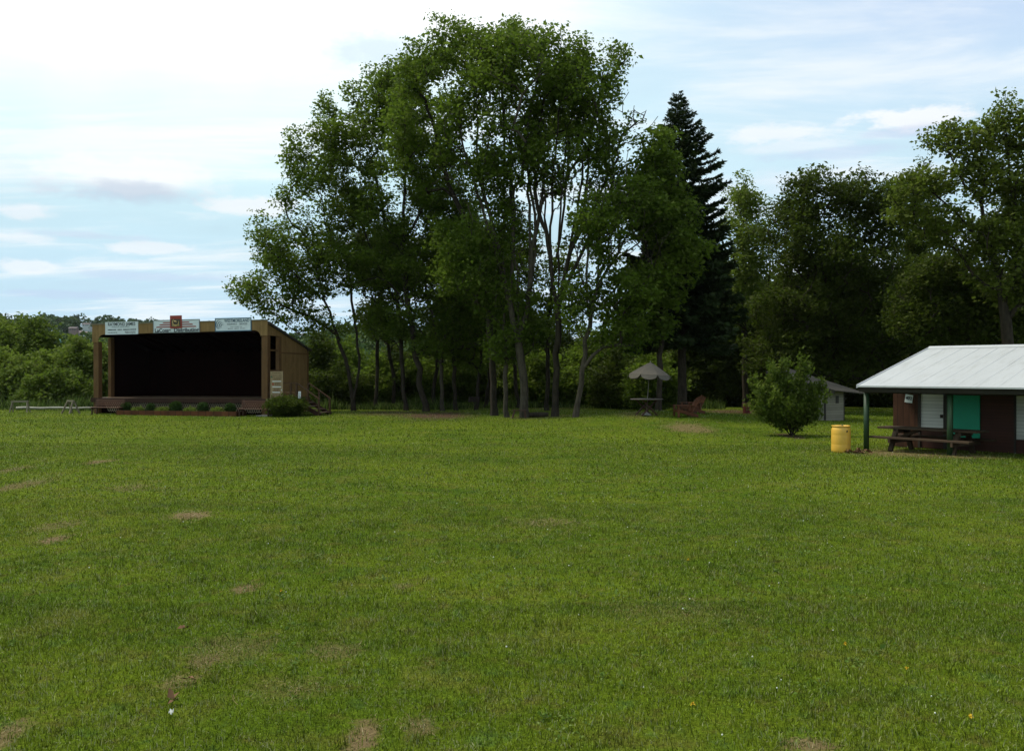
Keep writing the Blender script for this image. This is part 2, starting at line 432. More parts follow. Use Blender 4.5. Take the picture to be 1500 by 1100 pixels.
class Wood:
    """a branching skeleton: stems first, then every twig tip joins the nearest node that lies below it"""
    def __init__(s): s.P = []; s.par = []; s.chains = []
    def stem(s, pts, start=None, step=.7, rng=None, wob=.05):
        pts = [np.array(p, float) for p in pts]
        if start is None: s.P.append(pts[0]); s.par.append(-1); cur = len(s.P) - 1
        else:
            A = np.array(s.P); cur = int(np.argmin(((A - pts[0]) ** 2).sum(1)))
        ch = [cur]
        # smooth the way points
        Q = [s.P[cur]] + pts[1:]
        for i in range(len(Q) - 1):
            p0 = Q[max(i - 1, 0)]; p1 = Q[i]; p2 = Q[i + 1]; p3 = Q[min(i + 2, len(Q) - 1)]
            n = max(1, int(np.linalg.norm(p2 - p1) / step))
            for k in range(1, n + 1):
                t = k / n
                q = .5 * (2 * p1 + (p2 - p0) * t + (2 * p0 - 5 * p1 + 4 * p2 - p3) * t * t + (3 * p1 - p0 - 3 * p2 + p3) * t ** 3)
                if rng is not None: q = q + rng.normal(size=3) * wob
                s.P.append(q); s.par.append(cur); cur = len(s.P) - 1; ch.append(cur)
        s.chains.append(ch)
    def twig(s, tip, rng, step=.6, zmin=-1e9):
        A = np.array(s.P); d = tip - A; L = np.linalg.norm(d, axis=1) + 1e-6
        upn = d[:, 2] / L
        cost = L * (1 + 1.3 * np.maximum(0, .5 - upn)) + np.where(A[:, 2] < zmin, 1e3, 0)
        i = int(np.argmin(cost)); p = A[i]; l = L[i]
        if l < .15: return None
        pi = s.par[i]; dirp = unit(p - A[pi]) if pi >= 0 else np.array([0, 0, 1.])
        ctrl = p + (dirp * .25 + np.array([0, 0, .18]) + d[i] / l * .25) * l
        n = max(2, int(l / step)); cur = i; ch = [i]
        for k in range(1, n + 1):
            t = k / n
            q = (1 - t) ** 2 * p + 2 * t * (1 - t) * ctrl + t * t * tip
            if k < n: q = q + rng.normal(size=3) * .05 * min(1, l / 3)
            s.P.append(q); s.par.append(cur); cur = len(s.P) - 1; ch.append(cur)
        s.chains.append(ch); return ch
    def mesh(s, name, rtip, rbase, expo=2.3):
        n = len(s.P); cnt = np.zeros(n); has = np.zeros(n, bool)
        for i in range(n):
            if s.par[i] >= 0: has[s.par[i]] = True
        for i in range(n - 1, -1, -1):
            if not has[i]: cnt[i] += 1
            if s.par[i] >= 0: cnt[s.par[i]] += cnt[i]
        r = rtip * cnt ** (1 / expo)
        k = rbase / max(r[0], 1e-6)
        # thicken gradually towards the base so the bole has the wanted girth
        w = (cnt / cnt[0]) ** .5
        r = r * (1 + (k - 1) * w)
        P = np.array(s.P)
        z0 = P[0, 2]; flare = 1 + .45 * np.exp(-(P[:, 2] - z0) / .35) * (np.arange(n) < len(s.chains[0]))
        r = r * flare
        V = []; Fq = []; o = 0
        for ch in s.chains:
            pts = P[ch]; rr = r[ch].copy()
            if len(ch) > 1 and ch is not s.chains[0]: rr[0] = min(rr[0], rr[1] * 1.25)
            ns = 9 if rr.max() > .12 else 6 if rr.max() > .05 else 4
            t = unit(np.gradient(pts, axis=0) if len(pts) > 1 else np.array([[0, 0, 1.]]))
            a = np.cross(t, np.array([.21, .97, .08])); bad = np.linalg.norm(a, axis=1) < .1
            a[bad] = np.cross(t[bad], np.array([1., 0, 0])); a = unit(a); b = np.cross(t, a)
            th = np.arange(ns) * 2 * math.pi / ns
            ring = pts[:, None] + (a[:, None] * np.cos(th)[None, :, None] + b[:, None] * np.sin(th)[None, :, None]) * rr[:, None, None]
            V.append(ring.reshape(-1, 3)); m = len(pts)
            i0 = o + (np.arange(m - 1)[:, None] * ns + np.arange(ns)[None]); i1 = o + (np.arange(m - 1)[:, None] * ns + (np.arange(ns)[None] + 1) % ns)
            Fq.append(np.stack([i0, i1, i1 + ns, i0 + ns], -1).reshape(-1, 4)); o += m * ns
        V = np.concatenate(V); Fq = np.concatenate(Fq)
        me = raw_mesh(name, V, Fq.ravel(), np.arange(len(Fq)) * 4, np.full(len(Fq), 4))
        me.polygons.foreach_set('use_smooth', [True] * len(Fq))
        return me


def W3(px, py, d): return np.array([ux(px) * d, d, zat(py, d)])


def tree(label, D, base, stems, blobs, ntips, seed, leaf='leaf_maple', L=.195, nper=28, sig=.38, rbase=.2, group=None, name='broadleaf_tree', cat='tree',
         bark='bark', shell=.42, gap=.42, bare=(), shoots=34, md=.42, rtip=.012, twigclump=2, drop=.15, flat=.55, zcut=None, clump=.7):
    """stems and blobs are way points and crown lobes given as (px, py[, depth offset m]) seen at distance D"""
    rng = np.random.default_rng(seed)
    bx = ux(base) * D; bz = gzf(bx, D) - .06
    root = empty(name, (bx, D, bz), 0, label, cat, group)
    w = Wood(); first = True
    for st in stems:
        pts = []
        for q in st:
            dd = D + (q[2] if len(q) > 2 else 0.0)
            pts.append(W3(q[0], q[1], dd) if q[1] is not None else np.array([ux(q[0]) * D, dd, bz]))
        w.stem(pts, None if first else 1, rng=rng); first = False
    # twig tips
    vol = np.array([b[2] * b[3] for b in blobs], float) ** .95; vol /= vol.sum()
    tips = np.zeros((0, 3)); tries = 0
    ph = rng.uniform(0, 6, 6)
    subs = []
    for b in blobs:
        kk = int(np.clip((b[2] * b[3]) ** .5 / F * D * 2.6, 4, 12)); r_ = []
        for _ in range(kk):
            q = unit(rng.normal(size=3)); q[2] = q[2] * .8 + .15
            r_.append((unit(q) * rng.uniform(.45, 1.02), rng.uniform(.26, .46)))
        subs.append(r_)
    kmin = bz + .25 if zcut is None else zcut
    while len(tips) < ntips and tries < ntips * 14:
        tries += 1
        bi = rng.choice(len(blobs), p=vol); b = blobs[bi]
        sc_, sr_ = subs[bi][rng.integers(len(subs[bi]))]
        q = unit(rng.normal(size=3)) * rng.uniform(0, 1) ** shell
        if len(b) > 6:
            q = unit(rng.normal(size=3) + np.array([0, 0, .45]))
            if not (q[2] > .55 or (abs(q[0]) > .78 and q[2] > .05)): continue
            q = q * rng.uniform(.80, 1.0) * (1 + .10 * math.sin(q[0] * 7 + ph[4]) * math.sin(q[1] * 6 + q[2] * 5 + ph[5]))
        else: q = sc_ + q * sr_ * np.array([1.25, 1.25, .85]) if rng.uniform() < clump else q
        cd = D + (b[5] if len(b) > 5 else 0.0); c = W3(b[0], b[1], cd)
        rd = b[4] if len(b) > 4 else (b[2] + b[3]) * .5 / F * D * .85
        p = c + q * np.array([b[2] / F * D, rd, b[3] / F * D])
        if p[2] < kmin: continue
        nz = math.sin(p[0] * 1.1 + ph[0]) * math.sin(p[2] * 1.3 + ph[1]) + math.sin(p[1] * 1.2 + ph[2]) * math.sin(p[0] * .6 + p[2] * .9 + ph[3])
        if nz < -1.1 + gap * 1.2 and rng.uniform() < .85: continue
        if len(tips) and np.min(((tips - p) ** 2).sum(1)) < md * md: continue
        tips = np.vstack([tips, p])
    if not len(tips): return root
    base0 = np.array([bx, D, bz]); order = np.argsort(((tips - base0) ** 2).sum(1) * rng.uniform(.6, 1.5, len(tips)))
    cents = []
    zlow = zat(stems[0][-1][1], D) if False else bz
    for i in order:
        ch = w.twig(tips[i], rng)
        if ch is None: continue
        cents.append(w.P[ch[-1]])
        for k in range(1, twigclump + 1):
            if len(ch) > k + 1 and rng.uniform() < .75: cents.append(w.P[ch[-1 - k]])
    for _ in range(shoots):
        i = int(rng.integers(len(tips))); t = tips[i] + np.array([rng.normal() * .12, rng.normal() * .12, 0])
        if t[2] < bz + 1.1: continue
        out_ = unit(t - (base0 + np.array([0, 0, .6])))
        ch = w.twig(t + (out_ * .8 + np.array([0, 0, .5])) * rng.uniform(.2, .5) * L / .12, rng, step=L)
        if ch is not None:
            for q in ch[1:]: cents.append(w.P[q])
    for (px, py, spread, nb) in bare:
        for _ in range(nb):
            t = W3(px + rng.normal() * spread, py + rng.normal() * spread, D + rng.normal() * .8)
            w.twig(t, rng)
    V = np.array(w.P) - base0
    w.P = list(V)
    me = w.mesh('trunk', rtip, rbase)
    link('trunk', me, M[bark], root)
    c = np.array(cents) - base0
    c = c[c[:, 2] > .1]
    lv = leaves(c, nper, sig, L, rng, flat=flat, droop=drop)
    lv[:, 2] = np.maximum(lv[:, 2], .02)
    link('crown', quads_mesh('crown', lv), M[leaf], root)
    return root


# ================================================================== camera
cam_d = bpy.data.cameras.new('camera'); cam = bpy.data.objects.new('camera', cam_d); col.objects.link(cam)
cam.location = (0, 0, EYE)
cam.rotation_euler = (R(90) - math.atan(5 / F), 0, 0)
cam_d.sensor_width = 36; cam_d.lens = 36 * F / 1500; cam_d.clip_start = .1; cam_d.clip_end = 5000
scene.camera = cam

# ================================================================== sky and sun
SUN_AZ, SUN_EL = R(-70), R(58)          # high and to the left, behind thin cloud
sun_d = bpy.data.lights.new('sun', 'SUN'); sun = bpy.data.objects.new('sun', sun_d); col.objects.link(sun)
sun_d.energy = 3.0; sun_d.angle = R(9); sun_d.color = (1, .94, .80)
sdir = Vector((math.sin(SUN_AZ) * math.cos(SUN_EL), math.cos(SUN_AZ) * math.cos(SUN_EL), math.sin(SUN_EL)))
sun.rotation_euler = (-sdir).to_track_quat('-Z', 'Y').to_euler()
sun.location = sdir * 100


def build_sky():
    w = bpy.data.worlds.new('World'); scene.world = w; w.use_nodes = True
    nt = NT(w.node_tree); nt.n.clear()
    out = nt.add('ShaderNodeOutputWorld')
    sky = nt.add('ShaderNodeTexSky', sky_type='NISHITA')
    sky.sun_disc = False; sky.sun_elevation = SUN_EL; sky.sun_rotation = SUN_AZ
    sky.air_density = 1.0; sky.dust_density = 2.0; sky.ozone_density = 1.0
    bg1 = nt.add('ShaderNodeBackground'); nt.l.new(sky.outputs[0], bg1.inputs[0]); bg1.inputs[1].default_value = .06
    d = nt.add('ShaderNodeTexCoord').outputs['Generated']
    sx = nt.add('ShaderNodeSeparateXYZ'); nt.l.new(d, sx.inputs[0])
    x, y, z = sx.outputs
    az = nt.m('ARCTAN2', x, y); el = nt.m('ARCSINE', nt.m('MAXIMUM', nt.m('MINIMUM', z, 1), -1))
    # cloud sheet: directions projected on a high flat layer
    zz = nt.m('ADD', nt.m('MAXIMUM', z, 0), .12)
    cv = nt.add('ShaderNodeCombineXYZ'); nt.l.new(nt.m('DIVIDE', x, zz), cv.inputs[0]); nt.l.new(nt.m('DIVIDE', y, zz), cv.inputs[1]); cv.inputs[2].default_value = .3
    p = cv.outputs[0]
    n_big = nt.noise(p, .55, 4, .5, .3); n_mid = nt.noise(nt.vmap(p, (.55, 1.7, 1)), 1.5, 8, .62, .5); n_warp = nt.noise(nt.vmap(d, (1, 1, 2.2)), 19, 7, .66); n_w2 = nt.noise(d, 5, 4, .55)
    sv = nt.add('ShaderNodeVectorMath', operation='DOT_PRODUCT'); nt.l.new(d, sv.inputs[0]); g_az, g_el = R(-24), R(50); sv.inputs[1].default_value = (math.sin(g_az) * math.cos(g_el), math.cos(g_az) * math.cos(g_el), math.sin(g_el))
    glow = nt.m('POWER', nt.m('MAXIMUM', sv.outputs['Value'], 0), 7.0)
    right = nt.ramp(az, -.25, .55)
    high = nt.ramp(el, .03, .30)
    veil = nt.mix(high, (.47, .66, .79), (.60, .82, .86))
    veil = nt.mix(nt.m('MULTIPLY', right, nt.ramp(el, .1, .42)), veil, (.47, .585, .79))
    veil = nt.mix(nt.ramp(n_mid, .47, .68, 0, .75), veil, (.80, .84, .86))
    veil = nt.mix(nt.m('MULTIPLY', nt.ramp(n_big, .52, .68), nt.ramp(n_mid, .35, .6, .5, 0)), veil, (.47, .61, .73))
    lit = nt.m('MULTIPLY', nt.ramp(glow, .12, .50), nt.ramp(n_w2, .25, .55, .7, 1.0))
    veil = nt.mix(lit, veil, (1.25, 1.25, 1.22))
    # the separate clouds of that afternoon, by compass bearing and height
    def ell(px, py, wx, wy, warp=1.15):
        a0 = math.atan(ux(px)); e0 = math.atan((HZ - py) / F * math.cos(a0))
        ra = wx / F * math.cos(a0) ** 2; re = wy / F
        qx = nt.m('DIVIDE', nt.m('SUBTRACT', az, a0), ra); qy = nt.m('DIVIDE', nt.m('SUBTRACT', el, e0), re)
        q = nt.m('SQRT', nt.m('ADD', nt.m('MULTIPLY', qx, qx), nt.m('MULTIPLY', qy, qy)))
        q = nt.m('ADD', q, nt.m('MULTIPLY_ADD', n_warp, warp * 2, -warp))
        return q
    for (px, py, wx, wy, c, k, s0, s1) in [
            (195, 258, 155, 30, (1.02, 1.05, 1.06), .8, 1.25, .5),
            (190, 282, 135, 17, (.52, .62, .77), .62, 1.25, .3),
            (365, 303, 80, 15, (1.0, 1.02, 1.04), .75, 1.2, .5),
            (215, 364, 70, 9, (.95, .99, 1.03), .7, 1.2, .5),
            (45, 392, 60, 10, (.95, .99, 1.03), .7, 1.2, .5), (35, 312, 45, 12, (.98, 1.0, 1.04), .6, 1.2, .5),
            (30, 348, 60, 8, (.95, .99, 1.03), .6, 1.2, .5), (120, 345, 100, 6, (.66, .76, .92), .5, 1.2, .4),
            (230, 405, 150, 8, (.60, .72, .92), .5, 1.2, .4), (90, 432, 120, 7, (.55, .68, .90), .5, 1.2, .4),
            (560, 75, 85, 26, (.72, .86, .99), .75, 1.25, .3),
            (1338, 172, 95, 17, (1.02, 1.04, 1.06), .85, 1.1, .6), (1330, 192, 80, 8, (.66, .73, .92), .5, 1.2, .4),
            (1135, 195, 105, 15, (1.0, 1.03, 1.06), .75, 1.2, .5), (1160, 215, 90, 10, (.94, .99, 1.04), .5, 1.2, .5),
            (1220, 225, 120, 9, (.62, .72, .93), .45, 1.2, .4), (1000, 300, 160, 30, (.92, .97, 1.03), .5, 1.2, .3), (1200, 265, 160, 22, (.80, .88, .99), .4, 1.2, .3)]:
        f = nt.ramp(ell(px, py, wx, wy), s0, s1, 0, k); c = tuple(q * .84 for q in c)
        veil = nt.mix(f, veil, c)
    bg2 = nt.add('ShaderNodeBackground'); nt.l.new(veil, bg2.inputs[0]); bg2.inputs[1].default_value = 1.0
    cover = nt.ramp(nt.m('ADD', n_big, nt.m('MULTIPLY', n_mid, .5)), .45, .85, .80, .97)
    mx = nt.add('ShaderNodeMixShader'); nt.l.new(cover, mx.inputs[0])
    nt.l.new(bg1.outputs[0], mx.inputs[1]); nt.l.new(bg2.outputs[0], mx.inputs[2]); nt.l.new(mx.outputs[0], out.inputs[0])


build_sky()
vs = scene.view_settings
vs.view_transform = 'Standard'; vs.look = 'None'; vs.exposure = .3; vs.gamma = 1

# ================================================================== ground and hills
def sheet(name, xs, ys, m):
    X, Y = np.meshgrid(xs, ys); Z = gz(X, Y)
    v = np.stack([X, Y, Z], -1).reshape(-1, 3); nx = len(xs); ny = len(ys)
    i = (np.arange(ny - 1)[:, None] * nx + np.arange(nx - 1)[None]).ravel()
    q = np.stack([i, i + 1, i + nx + 1, i + nx], -1)
    me = raw_mesh(name, v, q.ravel(), np.arange(len(q)) * 4, np.full(len(q), 4))
    me.polygons.foreach_set('use_smooth', [True] * len(q))
    return tag(link(name, me, m), kind='structure')


xs = np.concatenate([np.linspace(-1600, -130, 50), np.linspace(-120, 120, 161), np.linspace(130, 1600, 50)])
ys = np.concatenate([np.linspace(-80, -4, 14), np.linspace(-2, 110, 113), np.linspace(114, 400, 60), np.linspace(410, 1700, 80)])
sheet('ground', xs, ys, ground_mat())


def blades(n, y0, y1, h, w, rng, lean=.7, xr=None, mask=True, kill=.86):
    # even scatter over the part of the field within sight (with room to either side)
    y = np.sqrt(rng.uniform(y0 ** 2, y1 ** 2, n)); x = rng.uniform(-1, 1, n) * (.62 * y + 2.5)
    if xr is not None: x = xr[0] * y + (xr[1] - xr[0]) * y * rng.uniform(0, 1, n)
    if mask:
        k = worn_mask(x + .10 * np.sin(y * 9 + 2 * np.sin(x * 7)), y + .14 * np.sin(x * 8 + 2 * np.sin(y * 6))); tuft = .5 + .5 * np.sin(x * 2.1 + np.sin(y * 1.7)) * np.sin(y * 2.6 + np.sin(x * 1.3))
        keep = rng.uniform(0, 1, n) > np.maximum(k * kill, .35 * (1 - tuft))
        x = x[keep]; y = y[keep]; n = len(x)
        lump = .85 + .35 * (.5 + .5 * np.sin(x * .9 + 1.3 * np.sin(y * .8)) * np.sin(y * 1.1 + np.sin(x * .7))) 
    else: lump = np.ones(n)
    z = gz(x, y)
    if not mask:
        wv_ = .5 + .5 * np.sin(x * 1.3 + 2 * np.sin(y * .9)) * np.sin(x * .47 + 1.2); lump = .25 + .95 * wv_ ** 1.5
    H = h * rng.lognormal(0, .32, n) * lump; ww = w * rng.uniform(.6, 1.3, n)
    az = rng.uniform(0, 2 * math.pi, n); ln = np.abs(rng.normal(0, lean, n)).clip(0, 1.35)
    dr = np.stack([np.cos(az), np.sin(az)], -1); f = rng.uniform(0, 2 * math.pi, n)
    sd = np.stack([np.cos(f), np.sin(f), np.zeros(n)], -1) * ww[:, None] / 2
    b = np.stack([x, y, z - .004], -1)
    up = np.array([0, 0, 1.])
    D3 = np.concatenate([dr, np.zeros((n, 1))], -1)
    mid = b + (D3 * np.sin(ln * .55)[:, None] + up * np.cos(ln * .55)[:, None]) * (H * .55)[:, None]
    tip = mid + (D3 * np.sin(ln * 1.25)[:, None] + up * np.cos(ln * 1.25)[:, None]) * (H * .5)[:, None]
    v = np.stack([b - sd, b + sd, mid + sd * .8, mid - sd * .8, tip], 1)
    return v.reshape(-1, 3)


def blade_obj(name, v, m, kind='stuff', label=None, cat=None):
    n = len(v) // 5; o = np.arange(n)[:, None] * 5
    loops = np.concatenate([o + np.array([[0, 1, 2, 3]]), o + np.array([[3, 2, 4]])], 1).ravel()
    st = np.stack([np.arange(n) * 7, np.arange(n) * 7 + 4], 1).ravel(); tt = np.tile([4, 3], n)
    me = raw_mesh(name, v, loops, st, tt)
    return tag(link(name, me, m), label, cat, None, kind)


rg = np.random.default_rng(11)
gv = [blades(300000, 4.6, 10, .034, .0058, rg, 1.05), blades(270000, 10, 18, .035, .0080, rg, 1.05), blades(210000, 18, 32, .042, .015, rg, 1.0), blades(150000, 32, 64, .048, .030, rg, 1.0)]
# longer tussocks
tv = []
for _ in range(620):
    yy = math.sqrt(rg.uniform(5.2 ** 2, 17 ** 2)); xx = rg.uniform(-1, 1) * (.6 * yy + 1)
    if worn_mask(np.array([xx]), np.array([yy]))[0] > .5: continue
    n = 80; t = blades(n, 6, 7, rg.uniform(.05, .085), .006, rg, .75, mask=False).reshape(-1, 5, 3)
    base = t[:, 0].copy(); r = np.abs(rg.normal(0, .16, n)); a = rg.uniform(0, 6.28, n)
    nx_ = xx + r * np.cos(a); ny_ = yy + r * np.sin(a)
    t = t - base[:, None] + np.stack([nx_, ny_, gz(nx_, ny_)], -1)[:, None]
    tv.append(t.reshape(-1, 3))
blade_obj('grass', np.concatenate(gv + tv), blade_mat('grass_blades'), label='short mown lawn grass covering the whole field', cat='grass')

# dead straw lying on the worn places
sv_ = []
for (cx, cy, rx, ry, st, k) in WORN:
    if cy > 40 or k == 2: continue
    n = int(min(1500, 260 * rx * ry * 4 + 60)); t = blades(n, 6, 7, .075 if cy < 12 else .11, .005 if cy < 12 else .010, rg, .4, mask=False).reshape(-1, 5, 3)
    b0 = t[:, 0].copy(); tx = cx + rg.normal(0, .62, n) * rx; ty = cy + rg.normal(0, .62, n) * ry
    d3 = t - b0[:, None]; hh = d3[:, :, 2].copy(); aa = rg.uniform(0, 6.28, n)
    d3[:, :, 0] += hh * np.cos(aa)[:, None] * .9; d3[:, :, 1] += hh * np.sin(aa)[:, None] * .9; d3[:, :, 2] = hh * .22 + .006
    sv_.append((d3 + np.stack([tx, ty, gz(tx, ty)], -1)[:, None]).reshape(-1, 3))
M['straw'] = leaf_mat('straw', (.15, .112, .045), (.21, .16, .075), (.29, .24, .13), trans=.1)
blade_obj('dry_grass', np.concatenate(sv_), M['straw'], label='dead straw lying on the bare worn patches of the lawn', cat='dry grass')

# rough growth along the far edge of the lawn
wv = [blades(15000, 62.5, 69, .55, .05, rg, .45, (-.62, -.42), False), blades(9000, 62, 67, .5, .05, rg, .45, (-.22, -.05), False),
      blades(9000, 63, 70, .5, .05, rg, .5, (-.05, .24), False), blades(3000, 60, 63.5, .3, .03, rg, .5, (-.62, -.44), False)]
blade_obj('weeds', np.concatenate(wv), blade_mat('weed_blades', True), label='tall weeds along the far edge of the lawn', cat='weeds')

# ================================================================== bandshell stage
SP = (-26.2, 56.0); SROT = math.atan2(-.212, .977)
ST = empty('stage_building', (SP[0], SP[1], 0), SROT, 'open fronted brown wooden stage building under a sloping roof', 'stage')
def st_x(px, y=0.0): r = ux(px); return ((56 + .977 * y) * r + 26.2 - .212 * y) / (.977 + .212 * r)
def st_z(py, t): return zat(py, 56 - .212 * t)
X0, X1 = -.25, 11.75
MB().box(X0 - .05, X1 + .1, -.15, 5.6, .80, .98).build('deck', M['deck'], ST, .01)
MB().box(X0 - .05, X1 + .1, -.19, -.153, .72, .985).build('deck_edge', M['brown'], ST)
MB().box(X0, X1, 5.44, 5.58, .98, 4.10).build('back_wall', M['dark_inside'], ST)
MB().box(X0, .12, .0, .36, 0, 4.5).build('post', M['post'], ST, .015)
MB().box(11.32, X1 - .02, .0, .36, 0, 4.8).build('post', M['post'], ST, .015)
for xx in (X0, X1 - .22):
    MB().box(xx, xx + .22, 1.42, 1.76, .98, 4.80).build('post', M['post'], ST, .01)
# side walls (solid behind the open bay)
for k, (xa, xb) in enumerate(((X0 + .02, X0 + .16), (X1 - .16, X1 - .02))):
    MB().prism([(1.76, .0), (5.6, .0), (5.6, 4.02), (1.76, 5.28)], 0, xa, xb).build('side_wall', M['ply_side'], ST)
    MB().prism([(.002, 4.82), (1.76, 4.82), (1.76, 5.28), (.12, 5.66), (.002, 5.66)], 0, xa, xb).build('side_panel', M['ply_side'], ST)
    # dark stained inside face
    xi = xb + .01 if k == 0 else xa - .05
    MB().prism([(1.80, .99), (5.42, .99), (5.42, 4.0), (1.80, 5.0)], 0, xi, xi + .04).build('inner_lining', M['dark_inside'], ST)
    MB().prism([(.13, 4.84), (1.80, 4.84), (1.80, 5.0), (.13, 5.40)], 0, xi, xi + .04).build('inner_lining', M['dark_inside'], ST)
    xo = xa - .02 if k == 0 else xb
    MB().box(xo, xo + .02, 1.78, 5.6, 3.76, 3.83).build('wall_trim', M['post'], ST)
    MB().box(xo, xo + .03, 5.42, 5.62, 0, 4.0).build('corner_board', M['post'], ST)
for zz in (3.93, 2.68):
    MB().box(X1 - .14, X1 - .06, .36, 1.42, zz - .05, zz + .05).build('rail', M['post'], ST)
# fascia with the rounded opening under it
def fasc(t): return 5.57 + (5.71 - 5.57) * t / 11.75
out = [(X0 - .03, 4.48), (X0 - .03, fasc(0)), (X1 + .0, fasc(11.75)), (X1 + .0, 4.80), (11.30, 4.80)]
for k in range(0, 7):
    a = math.pi / 2 * k / 6; out.append((11.30 - .42 + .42 * math.cos(a), 4.72 + .40 * math.sin(a)))
for k in range(0, 7):
    a = math.pi / 2 * k / 6; out.append((.13 + .42 - .42 * math.sin(a), 4.56 + .40 * math.cos(a)))
out.append((.13, 4.48))
MB().prism(out, 1, -.06, -.004).build('fascia', M['ply'], ST)
MB().prism([(X0 - .06, fasc(0) + .0), (X1 + .06, fasc(11.75) + .0), (X1 + .06, fasc(11.75) + .06), (X0 - .06, fasc(0) + .06)], 1, -.10, .06).build('cap_strip', M['grey_wood'], ST)
MB().prism([(-.0, 5.50), (5.95, 3.98), (5.95, 4.08), (-.0, 5.66)], 0, X0 - .08, X1 + .10).build('roof', M['shingle'], ST)
mb = MB()
for k in range(15):
    xx = .3 + k * .8
    mb.bar((xx, .05, 5.36), (xx, 5.4, 3.99), .06, .2)
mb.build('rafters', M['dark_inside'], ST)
MB().prism([(.13, 5.44), (5.43, 4.085), (5.43, 4.105), (.13, 5.465)], 0, X0 + .2, X1 - .22).build('shade_lining', M['dark_inside'], ST)  # dark sheet added under the roof, shade put into its colour
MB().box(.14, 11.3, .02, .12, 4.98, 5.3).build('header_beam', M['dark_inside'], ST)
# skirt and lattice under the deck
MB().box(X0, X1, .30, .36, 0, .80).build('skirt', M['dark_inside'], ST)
mb = MB()
n = 0; xx = .9
while xx < 11.4:
    for (s) in (-1, 1):
        mb.bar((xx, -.02 + .012 * s, .12), (xx + s * .30 + .0, -.02 + .012 * s, .70), .035, .01, (0, 1, 0))
    xx += .15
mb.build('lattice', M['lattice'], ST)
MB().box(X1 + .1, X1 + .75, -.1, .0, .0, .80).build('skirt_board', M['brown'], ST)
# landing, railing and steps at the right hand end
LX0, LX1 = X1 + .12, 13.75
MB().box(LX0, LX1, -.1, 1.6, .82, .95).build('landing', M['brown'], ST)
MB().box(LX0 + .65, LX1 - .03, -.06, 0, .0, .82).build('landing_skirt', M['brown'], ST)
for xx in (LX0 + .05, LX0 + .42, 13.25, 13.62):
    MB().box(xx, xx + .1, -.16, -.06, 0.0 if xx > 13 else .3, 1.92).build('railing_post', M['rail_wood'], ST)
MB().box(LX0, 13.72, -.17, -.07, 1.92, 1.98).build('handrail', M['rail_wood'], ST)
MB().box(LX0, 13.72, -.14, -.09, 1.35, 1.43).build('rail', M['post'], ST)
for yy in (-.12, 1.45):
    MB().bar((13.72, yy, 1.93), (15.15, yy, .98), .09, .06).build('handrail', M['rail_wood'], ST)
    MB().bar((13.75, yy, .78), (15.2, yy, .02), .05, .24).build('stringer', M['brown'], ST)
    MB().box(15.05, 15.15, yy - .05, yy + .05, 0, 1.02).build('railing_post', M['rail_wood'], ST)
    MB().box(14.35, 14.44, yy - .05, yy + .05, .3, 1.48).build('railing_post', M['rail_wood'], ST)
for k in range(4):
    MB().box(13.78 + k * .34, 14.14 + k * .34, -.09, 1.42, .72 - k * .19, .76 - k * .19).build('step', M['deck'], ST)
for nm, (x, y, z) in (('railing_post', (13.62, 1.45, .95)),):
    MB().box(x, x + .1, y - .05, y + .05, z, 1.92).build(nm, M['rail_wood'], ST)


def text(body, size, x, y, z, m, parent, name='lettering', sx=1.0, width=None, align='CENTER', rot=(R(90), 0, 0), bold=0.0):
    c = bpy.data.curves.new(name, 'FONT'); c.body = body; c.size = size; c.align_x = align; c.align_y = 'CENTER'; c.extrude = .004; c.offset = bold
    o = bpy.data.objects.new(name, c); col.objects.link(o); o.parent = parent
    bpy.context.view_layer.update()
    me = bpy.data.meshes.new_from_object(o.evaluated_get(bpy.context.evaluated_depsgraph_get())); bpy.data.objects.remove(o)
    me.materials.clear(); o = link(name, me, m, parent)
    if width: xs_ = [v.co.x for v in me.vertices]; sx = width / (max(xs_) - min(xs_))
    o.location = (x, y, z); o.rotation_euler = rot; o.scale = (sx, 1, 1)
    return o


def stage_sign(name, px0, px1, py0, py1, frame_m, label, fw=.05):
    t0, t1 = st_x(px0), st_x(px1); tc = (t0 + t1) / 2; w = t1 - t0
    zt = st_z(py0, tc); zb = st_z(py1, tc); h = zt - zb
    e = Vector((math.cos(SROT), math.sin(SROT), 0)); nrm = Vector((-math.sin(SROT), math.cos(SROT), 0))
    p = Vector((SP[0], SP[1], 0)) + e * tc + nrm * (-.075)
    slope = math.atan(.14 / 11.75)
    o = empty(name, (p.x, p.y, zb), SROT, label, 'sign', 'sponsor signs on the stage fascia')
    o.rotation_euler = Matrix.Rotation(SROT, 4, 'Z').to_euler(); o.rotation_euler[1] = -slope
    MB().box(-w / 2 + fw, w / 2 - fw, -.03, 0, fw, h - fw).build('panel', M['sign_white'], o)
    mb = MB(); mb.box(-w / 2, w / 2, -.04, .004, 0, fw); mb.box(-w / 2, w / 2, -.04, .004, h - fw, h)
    mb.box(-w / 2, -w / 2 + fw, -.04, .004, fw, h - fw); mb.box(w / 2 - fw, w / 2, -.04, .004, fw, h - fw); mb.build('frame', frame_m, o)
    return o, w, h


def fine_print(o, rows, m, rng, y=-.034, hh=.05):
    for (xa, xb, z) in rows:
        mb = MB(); x = xa
        while x < xb:
            l = rng.uniform(.03, .12); mb.box(x, min(x + l, xb), y, y + .003, z - hh / 2, z + hh / 2); x += l + rng.uniform(.02, .05)
        mb.box(xa, xb, y + .0006, y + .003, z - hh * .12, z + hh * .08)
        mb.build('text_line', m, o)



